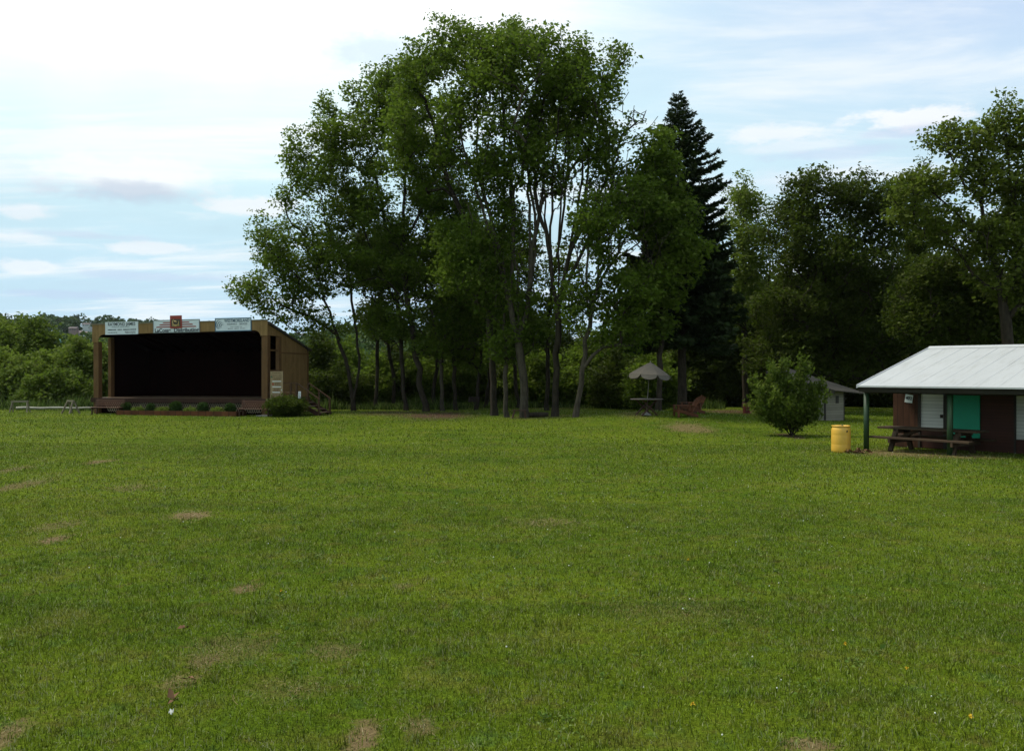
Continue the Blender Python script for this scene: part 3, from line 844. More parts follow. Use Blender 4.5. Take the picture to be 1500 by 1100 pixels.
o, w, h = stage_sign('sponsor_sign', 156, 204, 471.5, 490, M['sign_white'], 'white sign reading Raymond James, leftmost board on the stage fascia', .02)
text('RAYMOND JAMES', .29, 0, -.034, h * .80, M['ink'], o, width=w * .83, bold=.004)
text('FINANCIAL SERVICES, INC.', .12, -.05, -.034, h * .585, M['ink_grey'], o, sx=.9)
fine_print(o, [(-w * .42, -w * .17, h * .37), (-w * .12, w * .0, h * .37), (w * .05, w * .44, h * .37)], M['ink'], rnd, hh=.07)
fine_print(o, [(-w * .42, -w * .14, h * .15), (w * .1, w * .42, h * .2), (w * .12, w * .42, h * .11)], M['ink'], rnd, hh=.04)

o, w, h = stage_sign('sponsor_sign', 226, 294, 468.5, 487.5, M['sign_grey'], 'wide white LaCosse Distributing sign with red bars and raised red centre', .045)
text('LaCosse', .32, -w * .290, -.034, h * .185, M['ink'], o, width=w * .35, bold=.010)
text('Distributing', .32, w * .212, -.034, h * .185, M['ink'], o, width=w * .53, bold=.010)
for k, (l) in enumerate((.43, .36, .285)):
    mb = MB()
    z = h * (.45 + .17 * k)
    mb.prism([(-w * l - .04, z - .035), (w * l, z - .035), (w * l + .04 - .08, z + .035), (-w * l + .04, z + .035)], 1, -.036, -.0305)
    mb.build('red_stripe', M['sign_red'], o)
em_w = w * .125; ez0 = h * .33; ez1 = h * 1.32
em = MB().box(-em_w, em_w, -.075, -.0365, ez0, ez1).build('emblem_board', M['sign_red'], o)
MB().box(-em_w * .80, em_w * .80, -.081, -.076, ez0 + .10, ez1 - .22).build('emblem_field', M['sign_black'], em)
mb = MB(); cz = (ez0 + ez1) / 2 - .02; rr = em_w * .55
mb.tube([(rr * .95 * math.cos(a) , -.085, cz + rr * 1.05 * math.sin(a)) for a in np.linspace(2.2, 6.6, 12)], [.02 + .03 * math.sin(i / 11 * 3.14) for i in range(12)], 6)
mb.tube([(-rr * .5 + rr * .9 * t, -.086, cz + rr * (.5 - 1.1 * t + .8 * t * t)) for t in np.linspace(0, 1, 7)], [.02, .04, .06, .06, .05, .04, .02], 6)
mb.build('gold_emblem', M['sign_gold'], em)
MB().box(-em_w * .62, em_w * .62, -.086, -.0815, ez0 + .14, ez0 + .24).build('emblem_caption', M['sign_gold'], em)

o, w, h = stage_sign('sponsor_sign', 316.5, 369.5, 465.8, 485.5, M['sign_blue'], 'blue framed white Westmoreland sign with striped round logo, rightmost on fascia', .05)
text('WESTMORELAND', .27, w * .105, -.034, h * .78, M['ink_navy'], o, width=w * .69, bold=.003)
text('INSURANCE', .14, -w * .03, -.034, h * .53, M['ink_grey'], o, width=w * .265, bold=.004)
text('SERVICES', .14, w * .283, -.034, h * .53, M['ink_grey'], o, width=w * .215, bold=.004)
fine_print(o, [(-w * .07, w * .01, h * .33), (w * .04, w * .17, h * .33), (w * .20, w * .25, h * .33), (-w * .14, w * .0, h * .2), (w * .04, w * .16, h * .2), (w * .2, w * .33, h * .2)], M['ink_grey'], rnd, hh=.05)
mb = MB(); lx = -w * .36; lz = h * .52; lr = h * .36
for k in range(4):
    r0 = lr * (1 - k * .20); pts = []
    a0, a1 = R(75 - k * 14), R(265 - k * 10)
    ox = lx + k * lr * .17; oz = lz - k * lr * .12
    outp = [(ox + r0 * math.cos(a), oz + r0 * math.sin(a)) for a in np.linspace(a0, a1, 14)]
    inp = [(ox + lr * .04 + (r0 - lr * .13 * math.sin((a - a0) / (a1 - a0) * math.pi)) * math.cos(a), oz + (r0 - lr * .13 * math.sin((a - a0) / (a1 - a0) * math.pi)) * math.sin(a)) for a in np.linspace(a1, a0, 14)]
    for i in range(13):
        q = [outp[i], outp[i + 1], inp[12 - i], inp[13 - i]]
        mb.prism(q, 1, -.036 - .0005 * k, -.0305)
mb.build('round_logo', M['ink_navy'], o)


def stage_pt(x, y, z=0):
    return (SP[0] + x * math.cos(SROT) - y * math.sin(SROT), SP[1] + x * math.sin(SROT) + y * math.cos(SROT), z)


# notice board on the railing
nb = empty('notice_board', stage_pt(12.44, -.20, .98), SROT, 'tall tan notice board with rows of lettering fixed to the stair landing railing', 'notice board')
MB().box(-.41, .41, -.04, 0, 0, 1.66).build('panel', M['board_tan'], nb, .006)
for z in (1.04, .71, .385): MB().box(-.27, .30 if z > .5 else .22, -.044, -.0405, z, z + .05).build('white_stripe', M['paper'], nb)
MB().box(.30, .34, -.044, -.0405, .50, .60).build('white_mark', M['paper'], nb)
fine_print(nb, [(-.28, .28, 1.57), (-.33, .35, 1.42), (-.28, .35, 1.30), (-.2, .3, 1.2), (-.1, .25, .96), (-.12, .25, .90), (-.1, .3, .82), (-.2, .25, .62), (-.2, .2, .54), (-.2, .22, .47), (-.28, .32, .28), (-.28, .32, .2), (-.3, .33, .11)], M['ink_brown'], rnd, y=-.0445, hh=.045)
MB().box(-.30, -.17, -.045, -.0405, .84, .96).build('red_mark', M['ink_red'], nb)
MB().box(-.38, -.28, -.045, -.0405, 1.30, 1.37).build('green_mark', M['ink_green'], nb)
pn = empty('paper_notice', stage_pt(13.92, -.22, 1.03), SROT, 'small white paper notice hanging on the stair handrail', 'notice')
MB().box(-.085, .085, -.02, .0, 0, .42).build('sheet', M['paper'], pn)
fine_print(pn, [(-.05, .05, .30), (-.05, .05, .22), (-.05, .04, .14)], M['ink_grey'], rnd, y=-.023, hh=.03)


# benches in front of the deck
def bench(x0, x1, label):
    L = x1 - x0
    b = empty('slatted_bench', stage_pt((x0 + x1) / 2, -1.05), SROT, label, 'bench', 'slatted benches in front of the stage')
    mb = MB()
    for k in range(4): mb.box(-L / 2, L / 2, -.42 + k * .125, -.31 + k * .125, .41, .45)
    mb.build('seat', M['bench_wood'], b, .006)
    mb = MB()
    for k in range(4): mb.box(-L / 2, L / 2, .09 + .03 * k, .125 + .03 * k, .50 + k * .105, .585 + k * .105)
    mb.build('backrest', M['bench_wood'], b, .006)
    for s in (-1, 1):
        x = s * (L / 2 - .14)
        MB().bar((x, -.36, 0), (x, -.36, .41), .06, .08).build('leg', M['dark_wood'], b)
        MB().bar((x, .06, 0), (x, .24, .95), .06, .08).build('leg', M['dark_wood'], b)
        MB().box(x - .03, x + .03, -.40, .10, .34, .405).build('seat_support', M['dark_wood'], b)
    return b


bench(st_x(132, -1.4), st_x(175, -1.4), 'brown slatted wooden bench before the left post of the stage')
bench(st_x(347.5, -1.4), st_x(396, -1.4), 'brown slatted wooden bench below the right post of the stage')

# flower bed and its plants
fb = empty('flower_bed', stage_pt(0, -1.2), SROT, 'low reddish board edging of the flower bed below the stage', 'flower bed')
xa, xb = st_x(170, -1.5), st_x(346, -1.5)
MB().box(xa, xb, -.32, -.27, -.03, .27).build('edging', M['edging'], fb)
MB().box(xa, xa + .05, -.268, .9, -.03, .27).build('edging', M['edging'], fb)
MB().box(xb - .05, xb, -.268, .9, -.03, .27).build('edging', M['edging'], fb)
MB().box(xa + .052, xb - .052, -.266, .9, .0, .16).build('soil', M['iron'], fb)


def small_plant(name, label, cat, loc, r, h, nl, m, L, seed, group=None, spiky=False, round_=False):
    rng = np.random.default_rng(seed)
    o = empty(name, loc, rng.uniform(0, 6), label, cat, group)
    mb = MB()
    for k in range(7):
        a = rng.uniform(0, 6.28); q = rng.uniform(.3, .75)
        mb.tube([(0, 0, -.03), (math.cos(a) * r * q * .4, math.sin(a) * r * q * .4, h * .35), (math.cos(a) * r * q, math.sin(a) * r * q, h * rng.uniform(.6, .8))], [.02 * h + .006, .012 * h + .004, .004], 4)
    mb.build('stems', M['bark'], o)
    u = unit(rng.normal(size=(nl, 3))); rad = rng.uniform(0, 1, (nl, 1)) ** .3
    if round_: rad = np.maximum(rad, .8) * (1 + .1 * np.sin(u[:, :1] * 5 + 1) * np.sin(u[:, 2:] * 6))
    else: rad = rad * (1 + .22 * np.sin(u[:, :1] * 6 + seed) * np.sin(u[:, 1:2] * 5 + u[:, 2:] * 4))
    c = u * rad * np.array([r, r, h * .5]) + np.array([0, 0, h * .52])
    lv = leaves(c, 3, .03 + .06 * r, L, rng, outc=np.array([0, 0, h * .3]))
    lv[:, 2] = np.maximum(lv[:, 2], .01)
    link('foliage', quads_mesh('foliage', lv), M[m], o)
    return o


for k, px in enumerate((184, 221, 257, 297, 337)):
    small_plant('clipped_shrub', ['dark clipped shrub at the end of the flower bed by the left bench', 'dark clipped shrub second from the left in the flower bed',
                'largest dark clipped shrub in the middle of the flower bed', 'dark clipped shrub second from the right in the flower bed', 'dark clipped shrub in the flower bed beside the right bench'][k], 'shrub',
                stage_pt(st_x(px, -.75), -.75, .12), (.28, .24, .33, .29, .28)[k], (.58, .52, .66, .62, .58)[k], 900, 'leaf_yew', .07, 40 + k, 'clipped shrubs in the flower bed', round_=True)
for k, px in enumerate((202, 238, 279, 318)):
    small_plant('flowering_plant', ['yellow green plant between the first two clipped shrubs', 'yellow green plant left of the largest clipped shrub',
                'yellow green plant just past the largest clipped shrub', 'yellow green plant between the last two clipped shrubs'][k], 'plant', stage_pt(st_x(px, -1.05), -1.05, .12), .36, .34, 260, 'leaf_pale', .08, 60 + k, 'low plants in the flower bed')
small_plant('round_bush', 'low rounded green bush in front of the stage landing', 'bush', stage_pt(13.45, -1.05, 0), 1.15, 1.15, 2600, 'leaf_dark', .11, 71)
# stepping slab by the bed
sl = MB().prism([(-.45, -.25), (.4, -.3), (.5, .15), (-.3, .28)], 2, -.05, .06).build('stone_slab', M['concrete']); sl.location = stage_pt(12.1, -1.0, 0); sl.rotation_euler[2] = SROT
tag(sl, 'flat pale stone slab on the grass beside the right stage bench', 'slab')

# ================================================================== trestles and pole at the left edge
def trestle(px0, px1, D, h, rz, label):
    w = (px1 - px0) / F * D; x = ux((px0 + px1) / 2) * D
    t = empty('wooden_trestle', (x, D, gzf(x, D)), rz, label, 'trestle', 'grey wooden trestles at the lawn edge')
    MB().box(-w / 2 - .02, w / 2 + .02, -.06, .06, h - .1, h).build('top_rail', M['grey_wood'], t)
    for s in (-1, 1):
        for q in (-1, 1):
            MB().bar((s * (w / 2 - .05), q * .04, h - .1), (s * (w / 2 + .10 * (1 if h > .8 else .3)), q * .34, -.02), .09, .06, (1, 0, 0)).build('leg', M['grey_wood'], t)
    return t


trestle(18, 40, 57.5, .76, R(12), 'low dark trestle at the lawn edge, nearest the corner of the field')
trestle(95, 112, 56, .84, R(-35), 'taller grey trestle with splayed legs beside the left stage bench')
pp = MB()
pa = W3(24, 597.5, 60); pb = W3(141, 597.5, 59.0); n = 9
pp.tube([pa + (pb - pa) * (i / n) + np.array([0, 0, .02 * math.sin(i * 1.7)]) for i in range(n + 1)], [.085 - .003 * i for i in range(n + 1)], 8)
tag(pp.build('fallen_pole', M['pale_pole'], None, 0, True), 'long whitish pole lying along the grass behind the trestles', 'pole')

# ================================================================== pavilion
TH = R(47); PA = (11.48, 29.5); e = (math.cos(TH), -math.sin(TH)); nn = (math.sin(TH), math.cos(TH))
PV = empty('picnic_pavilion', (PA[0], PA[1], 0), -TH, 'white metal roofed picnic pavilion with green posts and brown booth wall', 'pavilion')
def wall_t(px): r = ux(px); return (31.27 * r - 13.38) / (.682 + .731 * r)
RI = 5.88; EZ, RZ = 2.10, 3.47; RL = 12.0
th = .05
MB().quadbox([(0, -.0, EZ), (RL, -.0, EZ), (RL, RI, RZ), (0, RI, RZ), (0, 0, EZ + th), (RL, 0, EZ + th), (RL, RI, RZ + th), (0, RI, RZ + th)]).build('roof', M['metal_roof'], PV)
MB().quadbox([(0, RI, RZ), (RL, RI, RZ), (RL, 2 * RI, EZ), (0, 2 * RI, EZ), (0, RI, RZ + th), (RL, RI, RZ + th), (RL, 2 * RI, EZ + th), (0, 2 * RI, EZ + th)]).build('roof', M['metal_roof'], PV)
mb = MB()
for k in range(20):
    x = k * .61 + .02
    if x > RL - .05: break
    mb.quadbox([(x, .01, EZ + th), (x + .025, .01, EZ + th), (x + .025, RI - .1, RZ + th - .02), (x, RI - .1, RZ + th - .02),
                (x + .008, .01, EZ + th + .007), (x + .018, .01, EZ + th + .007), (x + .018, RI - .1, RZ + th - .013), (x + .008, RI - .1, RZ + th - .013)])
mb.build('roof_seams', M['metal_roof'], PV)
mb = MB(); mb.prism([(RI - .22, RZ + .012), (RI, RZ + th + .03), (RI + .22, RZ + .012), (RI, RZ + th + .055)], 0, -.02, RL); mb.build('ridge_cap', M['metal_roof'], PV)
mb = MB(); mb.quadbox([(-.035, 0, EZ - .03), (-.002, 0, EZ - .03), (-.002, RI, RZ - .03), (-.035, RI, RZ - .03), (-.035, 0, EZ + th + .03), (-.002, 0, EZ + th + .03), (-.002, RI, RZ + th + .03), (-.035, RI, RZ + th + .03)])
mb.build('rake_trim', M['metal_roof'], PV)
MB().box(.0, RL, .10, .16, EZ - .16, EZ + .015).build('eave_board', M['roof_trim'], PV)
MB().box(.1, RL, .30, .42, EZ - .20, EZ - .02).build('beam', M['roof_trim'], PV)
MB().prism([(2.7, EZ), (2 * RI - .2, EZ), (RI, RZ - .06)], 0, .10, .16).build('gable_wall', M['booth_v'], PV)
for x in (.14, 2.82, 6.6):
    MB().tube([(x, .36, -.03), (x, .36, EZ - .2)], .088, 12).build('post', M['green_post'], PV, 0, True)
mb = MB()
for k in range(14):
    x = .4 + k * .85; mb.bar((x, .2, EZ - .06), (x, RI - .1, RZ - .09), .05, .14)
mb.build('rafters', M['roof_trim'], PV)
WY = 2.6
t1, t2, t3, t4, t5, t6 = wall_t(1345), wall_t(1349), wall_t(1382), wall_t(1397), wall_t(1436), wall_t(1487)
wt = EZ + .48
MB().box(.05, t1, WY, WY + .1, 0, wt).build('board_wall', M['booth_v'], PV)
MB().box(t1, t1 + .08, WY - .03, WY + .1, 0, wt).build('frame_post', M['shed_dark'], PV)
sh = MB().box(t1 + .082, t3, WY + .02, WY + .06, .70, 1.87).build('shutter', M['white_slats'], PV)
MB().box(t3 - .1, t3 - .02, WY - .03, WY + .018, 1.05, 1.16).build('latch', M['iron'], sh)
MB().box(t1 + .082, t3, WY + .005, WY + .1, 0, .68).build('lower_wall', M['booth_h'], PV)
MB().box(t1 + .082, t3, WY - .0, WY + .1, 1.885, wt).build('lintel', M['shed_dark'], PV)
MB().box(t3, t4 - .03, WY - .012, WY + .1, 0, wt).build('frame_post', M['shed_dark'], PV)
MB().box(t4, t5, WY - .05, WY - .0, .42, 1.83).build('teal_panel', M['teal_panel'], PV)
MB().box(t4 - .03, t5 + .02, WY + .008, WY + .1, 0, wt).build('lower_wall', M['booth_h'], PV)
MB().box(t4 - .02, t5 + .02, WY - .35, WY - .06, .30, .36).build('counter_shelf', M['picnic'], PV)
MB().box(t5 + .022, t6 - .03, WY, WY + .1, 0, wt).build('board_wall', M['booth_h'], PV)
MB().box(t6 - .03, t6 + .03, WY - .03, WY + .1, 0, wt).build('frame_post', M['shed_dark'], PV)
MB().box(t6 + .032, t6 + 2.2, WY + .02, WY + .06, .45, 2.02).build('shutter', M['white_slats'], PV)
MB().box(t6 + .032, t6 + 2.2, WY + .005, WY + .1, 0, .44).build('lower_wall', M['booth_h'], PV)
MB().box(t6 + 2.202, RL - .1, WY, WY + .1, 0, wt).build('board_wall', M['booth_h'], PV)
MB().box(.05, .15, WY + .102, 2 * RI - 2.6, 0, EZ - .02).build('end_wall', M['booth_v'], PV)
MB().box(.05, RL - .1, 2 * RI - 2.6, 2 * RI - 2.5, 0, EZ + .3).build('back_wall', M['booth_h'], PV)


def pav_pt(x, y, z=0): return (PA[0] + e[0] * x + nn[0] * y, PA[1] + e[1] * x + nn[1] * y, z)


s_ = empty('number_sign', pav_pt(wall_t(1331), WY - .012, 1.56), -TH, 'small tilted white sign with a number on the booth wall', 'sign')
s_.rotation_euler = (0, R(8), -TH)
MB().box(-.13, .13, -.012, 0, -.02, .26).build('plate', M['sign_white'], s_)
text('402', .15, 0, -.016, .13, M['ink'], s_, bold=.004)

# picnic table
pt = empty('picnic_table', pav_pt(1.95, 1.10, 0), math.atan2(-.80, .60), 'long dark wooden picnic table under the white pavilion roof', 'picnic table')
TL = 3.3
mb = MB()
for k in range(5): mb.box(-TL / 2, TL / 2, -.40 + k * .162, -.243 + k * .162, .71, .775)
mb.build('tabletop', M['picnic'], pt, .008)
for s in (-1, 1):
    mb = MB()
    for k in range(2): mb.box(-TL / 2, TL / 2, s * .74 - .15 + k * .155, s * .74 - .002 + k * .155, .41, .475)
    mb.build('bench_seat', M['picnic'], pt, .008)
for s in (-1, 1):
    x = s * (TL / 2 - .62)
    for q in (-1, 1):
        MB().bar((x, q * .28, .71), (x, q * .66, 0), .09, .15, (1, 0, 0)).build('leg', M['picnic'], pt)
        MB().bar((x - s * .06, q * .08, .45), (x - s * .62, q * .05, .70), .07, .09).build('brace', M['picnic'], pt)
    MB().box(x + .05, x + .12, -.90, .90, .28, .408).build('bench_support', M['picnic'], pt)
    MB().box(x + .05, x + .12, -.40, .40, .60, .708).build('top_support', M['picnic'], pt)

# yellow drum
dx, dy = ux(1232) * 29.0, 29.0
dr = empty('plastic_drum', (dx, dy, gzf(dx, dy) - .01), .3, 'yellow plastic drum standing on the grass beside the pavilion', 'drum')
MB().lathe([(.265, 0), (.285, .02), (.298, .07), (.302, .14), (.302, .25), (.300, .265), (.300, .285), (.302, .30), (.303, .56), (.3005, .575), (.3005, .595), (.302, .61), (.300, .74), (.285, .80), (.268, .825), (.268, .845), (.29, .852), (.294, .872), (.288, .885), (.262, .885), (.256, .86), (.02, .855)], 40).build('body', M['drum'], dr, 0, True)
for (a, b) in ((.13, .10), (-.12, -.11)): MB().lathe([(.035, .855), (.035, .882), (.028, .888), (.004, .888)], 12, (a, b, 0)).build('bung', M['drum_dark'], dr)
MB().box(-.02, .02, -.312, -.298, .68, .74).build('plug', M['drum_dark'], dr)
# dry leaves at the foot of the pavilion post
rl = np.random.default_rng(5)
cx, cy = ux(1259) * 28.6, 28.6
lv = leaves(np.array([[cx, cy, .05]]) + rl.normal(size=(26, 3)) * np.array([.22, .2, .02]), 3, .05, .12, rl, up=1.5)
lv[:, 2] = np.maximum(lv[:, 2], .01)
tag(link('leaf_litter', quads_mesh('leaf_litter', lv), M['dry_leaf']), 'dry brown leaves and scraps lying between the drum and the post', 'litter', None, 'stuff')

# ================================================================== shed
SD = 47.0; sxp, syp = ux(1209) * SD, SD
shd = empty('garden_shed', (sxp, syp, gzf(sxp, syp)), R(-52), 'small white sided shed with sloping roof behind the shrub', 'shed')
# local: corner at origin, x runs to the right-back wall's side... long wall along -x, end wall along +y
Wl, We = 2.6, 1.15
zl, zr_ = 2.22, 1.55
shd.rotation_euler = (0, 0, R(-38)); shd.scale = (1.06, 1.06, 1.06)
MB().prism([(-Wl, -.02), (-.06, -.02), (-.06, 1.62), (-Wl, 2.25)], 1, 0, .06).build('wall', M['shed_white'], shd)
shd2 = MB()
MB().box(-.06, .03, -.03, .06, -.02, 1.6).build('corner_post', M['shed_dark'], shd)
fw = .03
# end wall swings back to the right
ang = R(62)
ex, ey = math.cos(ang), math.sin(ang)
def EW(t, d, z): return (.03 + ex * t + ey * d, .03 + ey * t - ex * d, z)
MB().quadbox([EW(0, 0, -.02), EW(We, 0, -.02), EW(We, -.06, -.02), EW(0, -.06, -.02), EW(0, 0, 1.56), EW(We, 0, 1.44), EW(We, -.06, 1.44), EW(0, -.06, 1.56)]).build('wall', M['shed_white'], shd)
MB().quadbox([EW(.62, .015, .86), EW(.82, .015, .86), EW(.82, -.01, .86), EW(.62, -.01, .86), EW(.62, .015, 1.24), EW(.82, .015, 1.24), EW(.82, -.01, 1.24), EW(.62, -.01, 1.24)]).build('window', M['drum_dark'], shd)
MB().quadbox([EW(We, .02, -.02), EW(We + .05, .02, -.02), EW(We + .05, -.06, -.02), EW(We, -.06, -.02), EW(We, .02, 1.44), EW(We + .05, .02, 1.44), EW(We + .05, -.06, 1.44), EW(We, -.06, 1.44)]).build('corner_post', M['shed_dark'], shd)
MB().quadbox([(-Wl, 1.09, -.02), (.5, 1.09, -.02), (.5, 1.15, -.02), (-Wl, 1.15, -.02), (-Wl, 1.09, 2.25), (.5, 1.09, 1.46), (.5, 1.15, 1.46), (-Wl, 1.15, 2.25)]).build('back_wall', M['shed_white'], shd)
def rf(x): return 1.655 - .258 * x
x0, x1 = -Wl - .3, 1.35
MB().quadbox([(x0, -.42, rf(x0)), (x1 - .75, -.42, rf(x1 - .75)), (x1, 2.1, rf(x1)), (x0, 2.1, rf(x0) + .25), (x0, -.42, rf(x0) + .05), (x1 - .75, -.42, rf(x1 - .75) + .05), (x1, 2.1, rf(x1) + .05), (x0, 2.1, rf(x0) + .30)]).build('roof', M['shed_roof'], shd)
MB().quadbox([(x0, -.46, rf(x0) - .14), (x1 - .75, -.46, rf(x1 - .75) - .14), (x1 - .75, -.425, rf(x1 - .75) - .14), (x0, -.425, rf(x0) - .14), (x0, -.46, rf(x0) + .04), (x1 - .75, -.46, rf(x1 - .75) + .04), (x1 - .75, -.425, rf(x1 - .75) + .04), (x0, -.425, rf(x0) + .04)]).build('fascia', M['shed_dark'], shd)

# red bin by the dark wood
bx_, by_ = ux(1093.5) * 56, 56.0
rb_ = empty('red_bin', (bx_, by_, gzf(bx_, by_)), .2, 'dark red bin standing under the trees left of the shed', 'bin')
MB().quadbox([(-.15, -.15, 0), (.15, -.15, 0), (.15, .15, 0), (-.15, .15, 0), (-.18, -.18, .58), (.18, -.18, .58), (.18, .18, .58), (-.18, .18, .58)]).build('body', M['red_bin'], rb_)
MB().box(-.2, .2, -.2, .2, .582, .64).build('lid', M['red_bin'], rb_, .015)

# ================================================================== umbrella and round table
UD = 44.8; uxx = ux(947) * UD; uz = zat(606, UD)
uz = gzf(uxx, UD)
gt = empty('round_table', (uxx, UD, uz), R(20), 'round grey topped table with crossed wooden legs on the knoll', 'table')
tz = zat(584, UD) - uz
MB().lathe([(.02, tz - .05), (.80, tz - .05), (.83, tz - .03), (.83, tz - .005), (.81, tz), (.02, tz)], 36).build('tabletop', M['table_grey'], gt)
for s in (-1, 1):
    for q in (-1, 1):
        MB().bar((-q * .42, s * .34 + q * .035, 0), (q * .42, s * .34 + q * .035, tz - .05), .05, .09, (0, 1, 0)).build('leg', M['dark_wood'], gt)
MB().bar((0, -.34, tz * .5), (0, .34, tz * .5), .06, .05).build('stretcher', M['dark_wood'], gt)
um = empty('patio_umbrella', (uxx, UD, uz), R(10), 'open grey brown scalloped umbrella over the round table', 'umbrella')
az_ = zat(530.5, UD) - uz
MB().tube([(0, 0, .1), (.0, 0, tz - .0), (.04, 0, az_ - .1)], .017, 8).build('pole', M['pole_white'], um)
MB().lathe([(.24, 0), (.25, .05), (.10, .10), (.05, .16), (.02, .16)], 20).build('base', M['concrete'], um)
MB().lathe([(.012, az_ - .02), (.03, az_ + .02), (.012, az_ + .07)], 10, (.045, 0, 0)).build('finial', M['pole_white'], um)
NP, NS, NR = 8, 10, 7
R0 = 1.08; rimz = az_ - .64
V = []; Fc = []
for p in range(NP):
    for i in range(NR + 1):
        for k in range(NS + 1):
            t = k / NS; a = 2 * math.pi * (p + t) / NP
            sagc = 4 * t * (1 - t)
            rr = i / NR
            rad = R0 * rr * (1 - .045 * sagc * rr)
            zz = az_ - (az_ - rimz) * (rr ** 1.08) - .02 * sagc * rr
            V.append((.045 + rad * math.cos(a), rad * math.sin(a), zz))
    o_ = p * ((NR + 1) * (NS + 1))
    for i in range(NR):
        for k in range(NS):
            q = o_ + i * (NS + 1) + k; Fc.append((q, q + 1, q + NS + 2, q + NS + 1))
cm = bpy.data.meshes.new('canopy'); cm.from_pydata(V, [], Fc); co = link('canopy', cm, M['fabric'], um); sm = co.modifiers.new('thick', 'SOLIDIFY'); sm.thickness = .008
V = []; Fc = []
for p in range(NP):
    o_ = len(V)
    for k in range(NS + 1):
        t = k / NS; a = 2 * math.pi * (p + t) / NP; sagc = 4 * t * (1 - t)
        rad = R0 * (1 - .045 * sagc); z0 = rimz - .02 * sagc
        drp = .22 * (sagc ** .45)
        V.append((.045 + rad * math.cos(a), rad * math.sin(a), z0)); V.append((.045 + (rad + .5 * drp) * math.cos(a), (rad + .5 * drp) * math.sin(a), z0 - drp))
    for k in range(NS): q = o_ + 2 * k; Fc.append((q, q + 1, q + 3, q + 2))
vm = bpy.data.meshes.new('valance'); vm.from_pydata(V, [], Fc); vo = link('valance', vm, M['fabric'], um); sm = vo.modifiers.new('thick', 'SOLIDIFY'); sm.thickness = .008
mb = MB()
for p in range(NP):
    a = 2 * math.pi * p / NP; mb.tube([(.045, 0, az_ - .04), (.045 + R0 * .98 * math.cos(a), R0 * .98 * math.sin(a), rimz - .015)], .008, 4)
mb.build('ribs', M['pole_white'], um)


um.rotation_euler = (0, R(3.5), R(12))


# reclining wooden chairs by the spruce
def garden_chair(x, y, rz, label):
    c = empty('garden_chair', (x, y, gzf(x, y) - .01), rz, label, 'chair', 'red brown wooden garden chairs by the spruce')
    mb = MB()
    for k in range(6): mb.quadbox([(-.27, -.42 + k * .135, .36 - k * .02), (.27, -.42 + k * .135, .36 - k * .02), (.27, -.30 + k * .135, .345 - k * .02), (-.27, -.30 + k * .135, .345 - k * .02),
                                   (-.27, -.42 + k * .135, .385 - k * .02), (.27, -.42 + k * .135, .385 - k * .02), (.27, -.30 + k * .135, .37 - k * .02), (-.27, -.30 + k * .135, .37 - k * .02)])
    mb.build('seat', M['redwood'], c)
    mb = MB()
    for k in range(5):
        xx = -.24 + k * .12; hh = .95 - .05 * abs(k - 2)
        mb.bar((xx, .33, .22), (xx * 1.1, .33 + .34, hh), .10, .022, (0, -1, .3))
    mb.bar((-.28, .40, .50), (.28, .40, .50), .03, .08); mb.build('backrest', M['redwood'], c)
    for s in (-1, 1):
        MB().box(s * .36 - .08, s * .36 + .08, -.50, .38, .56, .59).build('armrest', M['redwood'], c)
        MB().box(s * .31 - .03, s * .31 + .03, -.46, -.36, 0, .558).build('leg', M['redwood'], c)
        MB().bar((s * .31, -.40, .34), (s * .31, .60, .05), .035, .14).build('side_rail', M['redwood'], c)
        MB().box(s * .31 - .03, s * .31 + .03, .26, .34, .02, .558).build('leg', M['redwood'], c)
    MB().box(-.3, .3, -.47, -.435, .24, .36).build('front_rail', M['redwood'], c)
    return c


garden_chair(ux(1002.5) * 44, 44.0, R(-80), 'red brown wooden garden chair in front of the spruce trunk')
garden_chair(ux(1013.5) * 46, 46.0, R(-62), 'red brown wooden garden chair mostly hidden behind the nearer one')

# ================================================================== small things among the grove
gx, gy = ux(694.5) * 59.5, 59.5
gr = empty('park_grill', (gx, gy, gzf(gx, gy)), .3, 'dark iron charcoal grill on a post among the grove trunks', 'grill')
MB().tube([(0, 0, -.02), (0, 0, .6)], .035, 8).build('post', M['iron'], gr)
mb = MB(); mb.box(-.34, .34, -.22, .22, .60, .63); mb.box(-.34, -.31, -.22, .22, .63, .92); mb.box(.31, .34, -.22, .22, .63, .92); mb.box(-.31, .31, .19, .22, .63, .92); mb.box(-.31, .31, -.22, -.20, .63, .80)
mb.build('firebox', M['iron'], gr)
mb = MB()
for k in range(9): mb.bar((-.28 + k * .07, -.2, .86), (-.28 + k * .07, .2, .86), .012, .012)
mb.build('grate', M['iron'], gr)
MB().tube([(.34, 0, .88), (.62, 0, .9)], .015, 6).build('handle', M['iron'], gr)
lx_, ly_ = ux(789) * 50.2, 50.2
lg = MB().tube([(-.55, 0, .13), (-.2, .02, .14), (.25, 0, .14), (.55, -.03, .13)], [.14, .15, .145, .14], 10).build('cut_log', M['bark'], None, 0, True)
lg.location = (lx_, ly_, gzf(lx_, ly_)); lg.rotation_euler[2] = .1; tag(lg, 'short dark log lying between the forked tree and its neighbour', 'log')
bx2, by2 = ux(761) * 50.0, 49.6
pb_ = empty('plank_seat', (bx2, by2, gzf(bx2, by2)), .15, 'small rough plank seat leaning at the foot of the forked tree', 'seat')
MB().box(-.42, .42, -.14, .14, .42, .47).build('plank', M['dark_wood'], pb_)
MB().bar((-.28, 0, .42), (-.42, 0, -.02), .07, .2, (0, 1, 0)).build('leg', M['dark_wood'], pb_)
MB().bar((.28, 0, .42), (.34, 0, -.02), .07, .2, (0, 1, 0)).build('leg', M['dark_wood'], pb_)

# ================================================================== trees
GR = 'trees of the grove in the middle'
